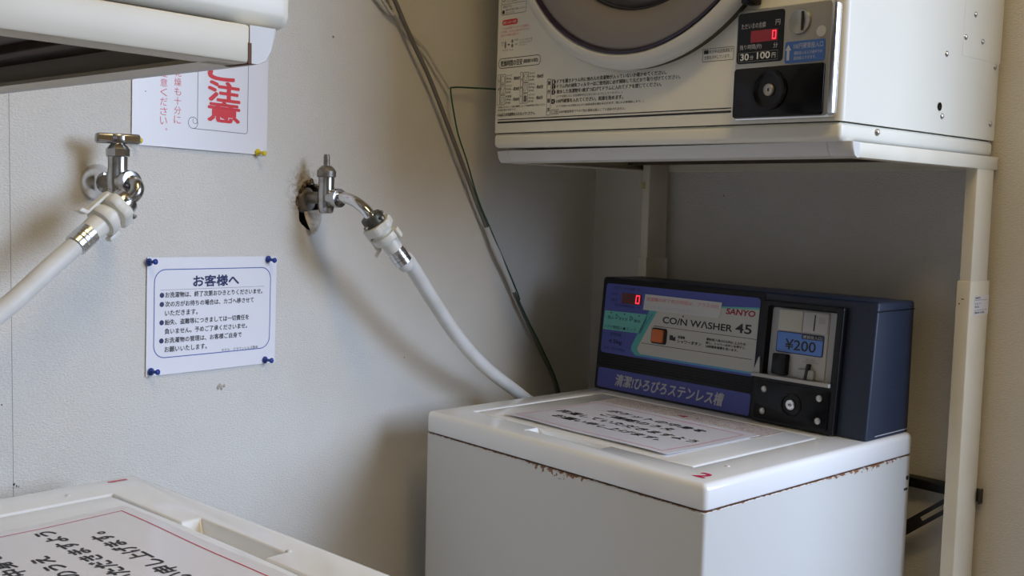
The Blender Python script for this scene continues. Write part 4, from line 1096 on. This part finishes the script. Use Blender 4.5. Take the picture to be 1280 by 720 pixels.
rows = (('\u304a\u6d17\u6fef\u7269\u306f\u3001\u7d42\u4e86\u6b21\u7b2c\u304a\u3072\u304d\u3068\u308a\u304f\u3060\u3055\u3044\u307e\u305b\u3002', 1, .1560), ('\u6b21\u306e\u65b9\u304c\u304a\u5f85\u3061\u306e\u5834\u5408\u306f\u3001\u30ab\u30b4\u3078\u79fb\u3055\u305b\u3066', 1, .1410), ('\u3044\u305f\u3060\u304d\u307e\u3059\u3002', 0, .0490), ('\u7d1b\u5931\u3001\u76d7\u96e3\u7b49\u306b\u3064\u304d\u307e\u3057\u3066\u306f\u4e00\u5207\u8cac\u4efb\u3092', 1, .1330), ('\u8ca0\u3044\u307e\u305b\u3093\u3002\u4e88\u3081\u3054\u4e86\u627f\u304f\u3060\u3055\u3044\u307e\u305b\u3002', 0, .1300), ('\u304a\u6d17\u6fef\u7269\u306e\u7ba1\u7406\u306f\u3001\u304a\u5ba2\u69d8\u3054\u81ea\u8eab\u3067', 1, .1210), ('\u304a\u9858\u3044\u3044\u305f\u3057\u307e\u3059\u3002', 0, .0640))
for k, (t_, bl, w) in enumerate(rows):
    v = .0985 - k * .01165
    if bl: flat(mb, disc(.0215, v + .0034, .0033, 16), 'navyink', fn, .0002)
    text(mb, t_, .0262, v, w, .0072, 'ink', fn, .0002, fat=.00012)
text(mb, '\u30db\u30c6\u30eb\u3000\u30af\u30e9\u30a6\u30f3\u30d2\u30eb\u30ba\u718a\u672c', .1140, .0225, .0620, .0042, 'ink', fn, .0002)
mb.build('body_text', lo_)

up, fn = sheet(.2090, .2970, 'paper2', .0020)
up.location = (0, -.9022, 1.2645); up.rotation_euler = (R(-.75), 0, 0)
tag(up, 'white notice with big red characters and yellow pins below the left dryer stand', 'notice')
mb = MB()
polyline(mb, [(.0935, .0400), (.0935, .2600), (.1745, .2600), (.1745, .0300), (.1735, .0278), (.1715, .0265), (.0865, .0265)], .0006, 'ink', fn, .0002)
outline(mb, disc(.0868, .0337, .0072, 24), .0006, 'ink', fn, .0002)
polyline(mb, [(.0935, .0400)] + [(.0900 + .0036 * math.cos(R(a)), .0365 + .0036 * math.sin(R(a))) for a in range(0, -230, -20)], .0005, 'ink', fn, .0002)
mb.build('scroll_frame', up)
mb = MB()
for ch, v, h in (('\u3054', .0930, .0270), ('\u6ce8', .0655, .0250), ('\u610f', .0390, .0250)): text(mb, ch, .1095, v, .0510, h, 'redink', fn, .0002, 0, 0, 4, fat=.0013)
mb.build('red_heading', up)
mb = MB()
for col, u, v0 in (('\u4e7e\u71e5\u3082\u5341\u5206\u306b', .0585, .0895), ('\u6ce8\u610f\u304f\u3060\u3055\u3044\u3002', .0385, .0865)):
    for k, ch in enumerate(col):
        small = ch == '\u3002'
        text(mb, ch, u + (.0075 if small else 0), v0 - k * .0118 + (.005 if small else 0), .0030 if small else .0100, .0030 if small else .0098, 'paleredink', fn, .0002)
mb.build('red_columns', up)
mb = MB(); flat(mb, disc(.0180, .0660, .0008, 8), 'greyink', fn, .0002); mb.build('ink_spot', up)

def pin(m, y, z, label, group, tilt=(0, 0)):
    o = empty('push_pin', (.0020, y, z)); tag(o, label, 'push pin', group)
    d = Vector((1, tilt[0], tilt[1])).normalized(); mx = axis((0, 0, 0), d)
    mb = MB(); mb.lathe([(.0046, 0), (.0050, .0006), (.0048, .0022), (.0030, .0034), (.0022, .0050), (.0020, .0080), (.0026, .0100), (.0036, .0112), (.0037, .0128), (.0026, .0140), (.0006, .0143)], m, mx, 20); mb.build('head', o, 50)
    mb = MB(); mb.lathe([(.0006, -.012), (.0006, .001)], 'steel', mx, 8); mb.build('needle', o)
    return o
for y, z, l, t in ((-.8790, 1.1195, 'top left blue push pin of the blue-bordered notice', (.15, .1)), (-.6900, 1.1185, 'top right blue push pin of the blue-bordered notice', (.2, -.1)), (-.8765, .9810, 'bottom left blue push pin of the blue-bordered notice', (.2, .05)), (-.6945, .9775, 'bottom right blue push pin of the blue-bordered notice', (.25, 0))):
    pin('pinblue', y, z, l, 'blue push pins of the lower notice', t)
for y, z, l, t in ((-.9000, 1.2690, 'yellow push pin beside the T handle of the left tap', (.1, 0)), (-.7095, 1.2650, 'yellow push pin at the lower right corner of the red-lettered notice', (.2, -.1))):
    pin('pinyellow', y, z, l, 'yellow push pins of the upper notice', t)
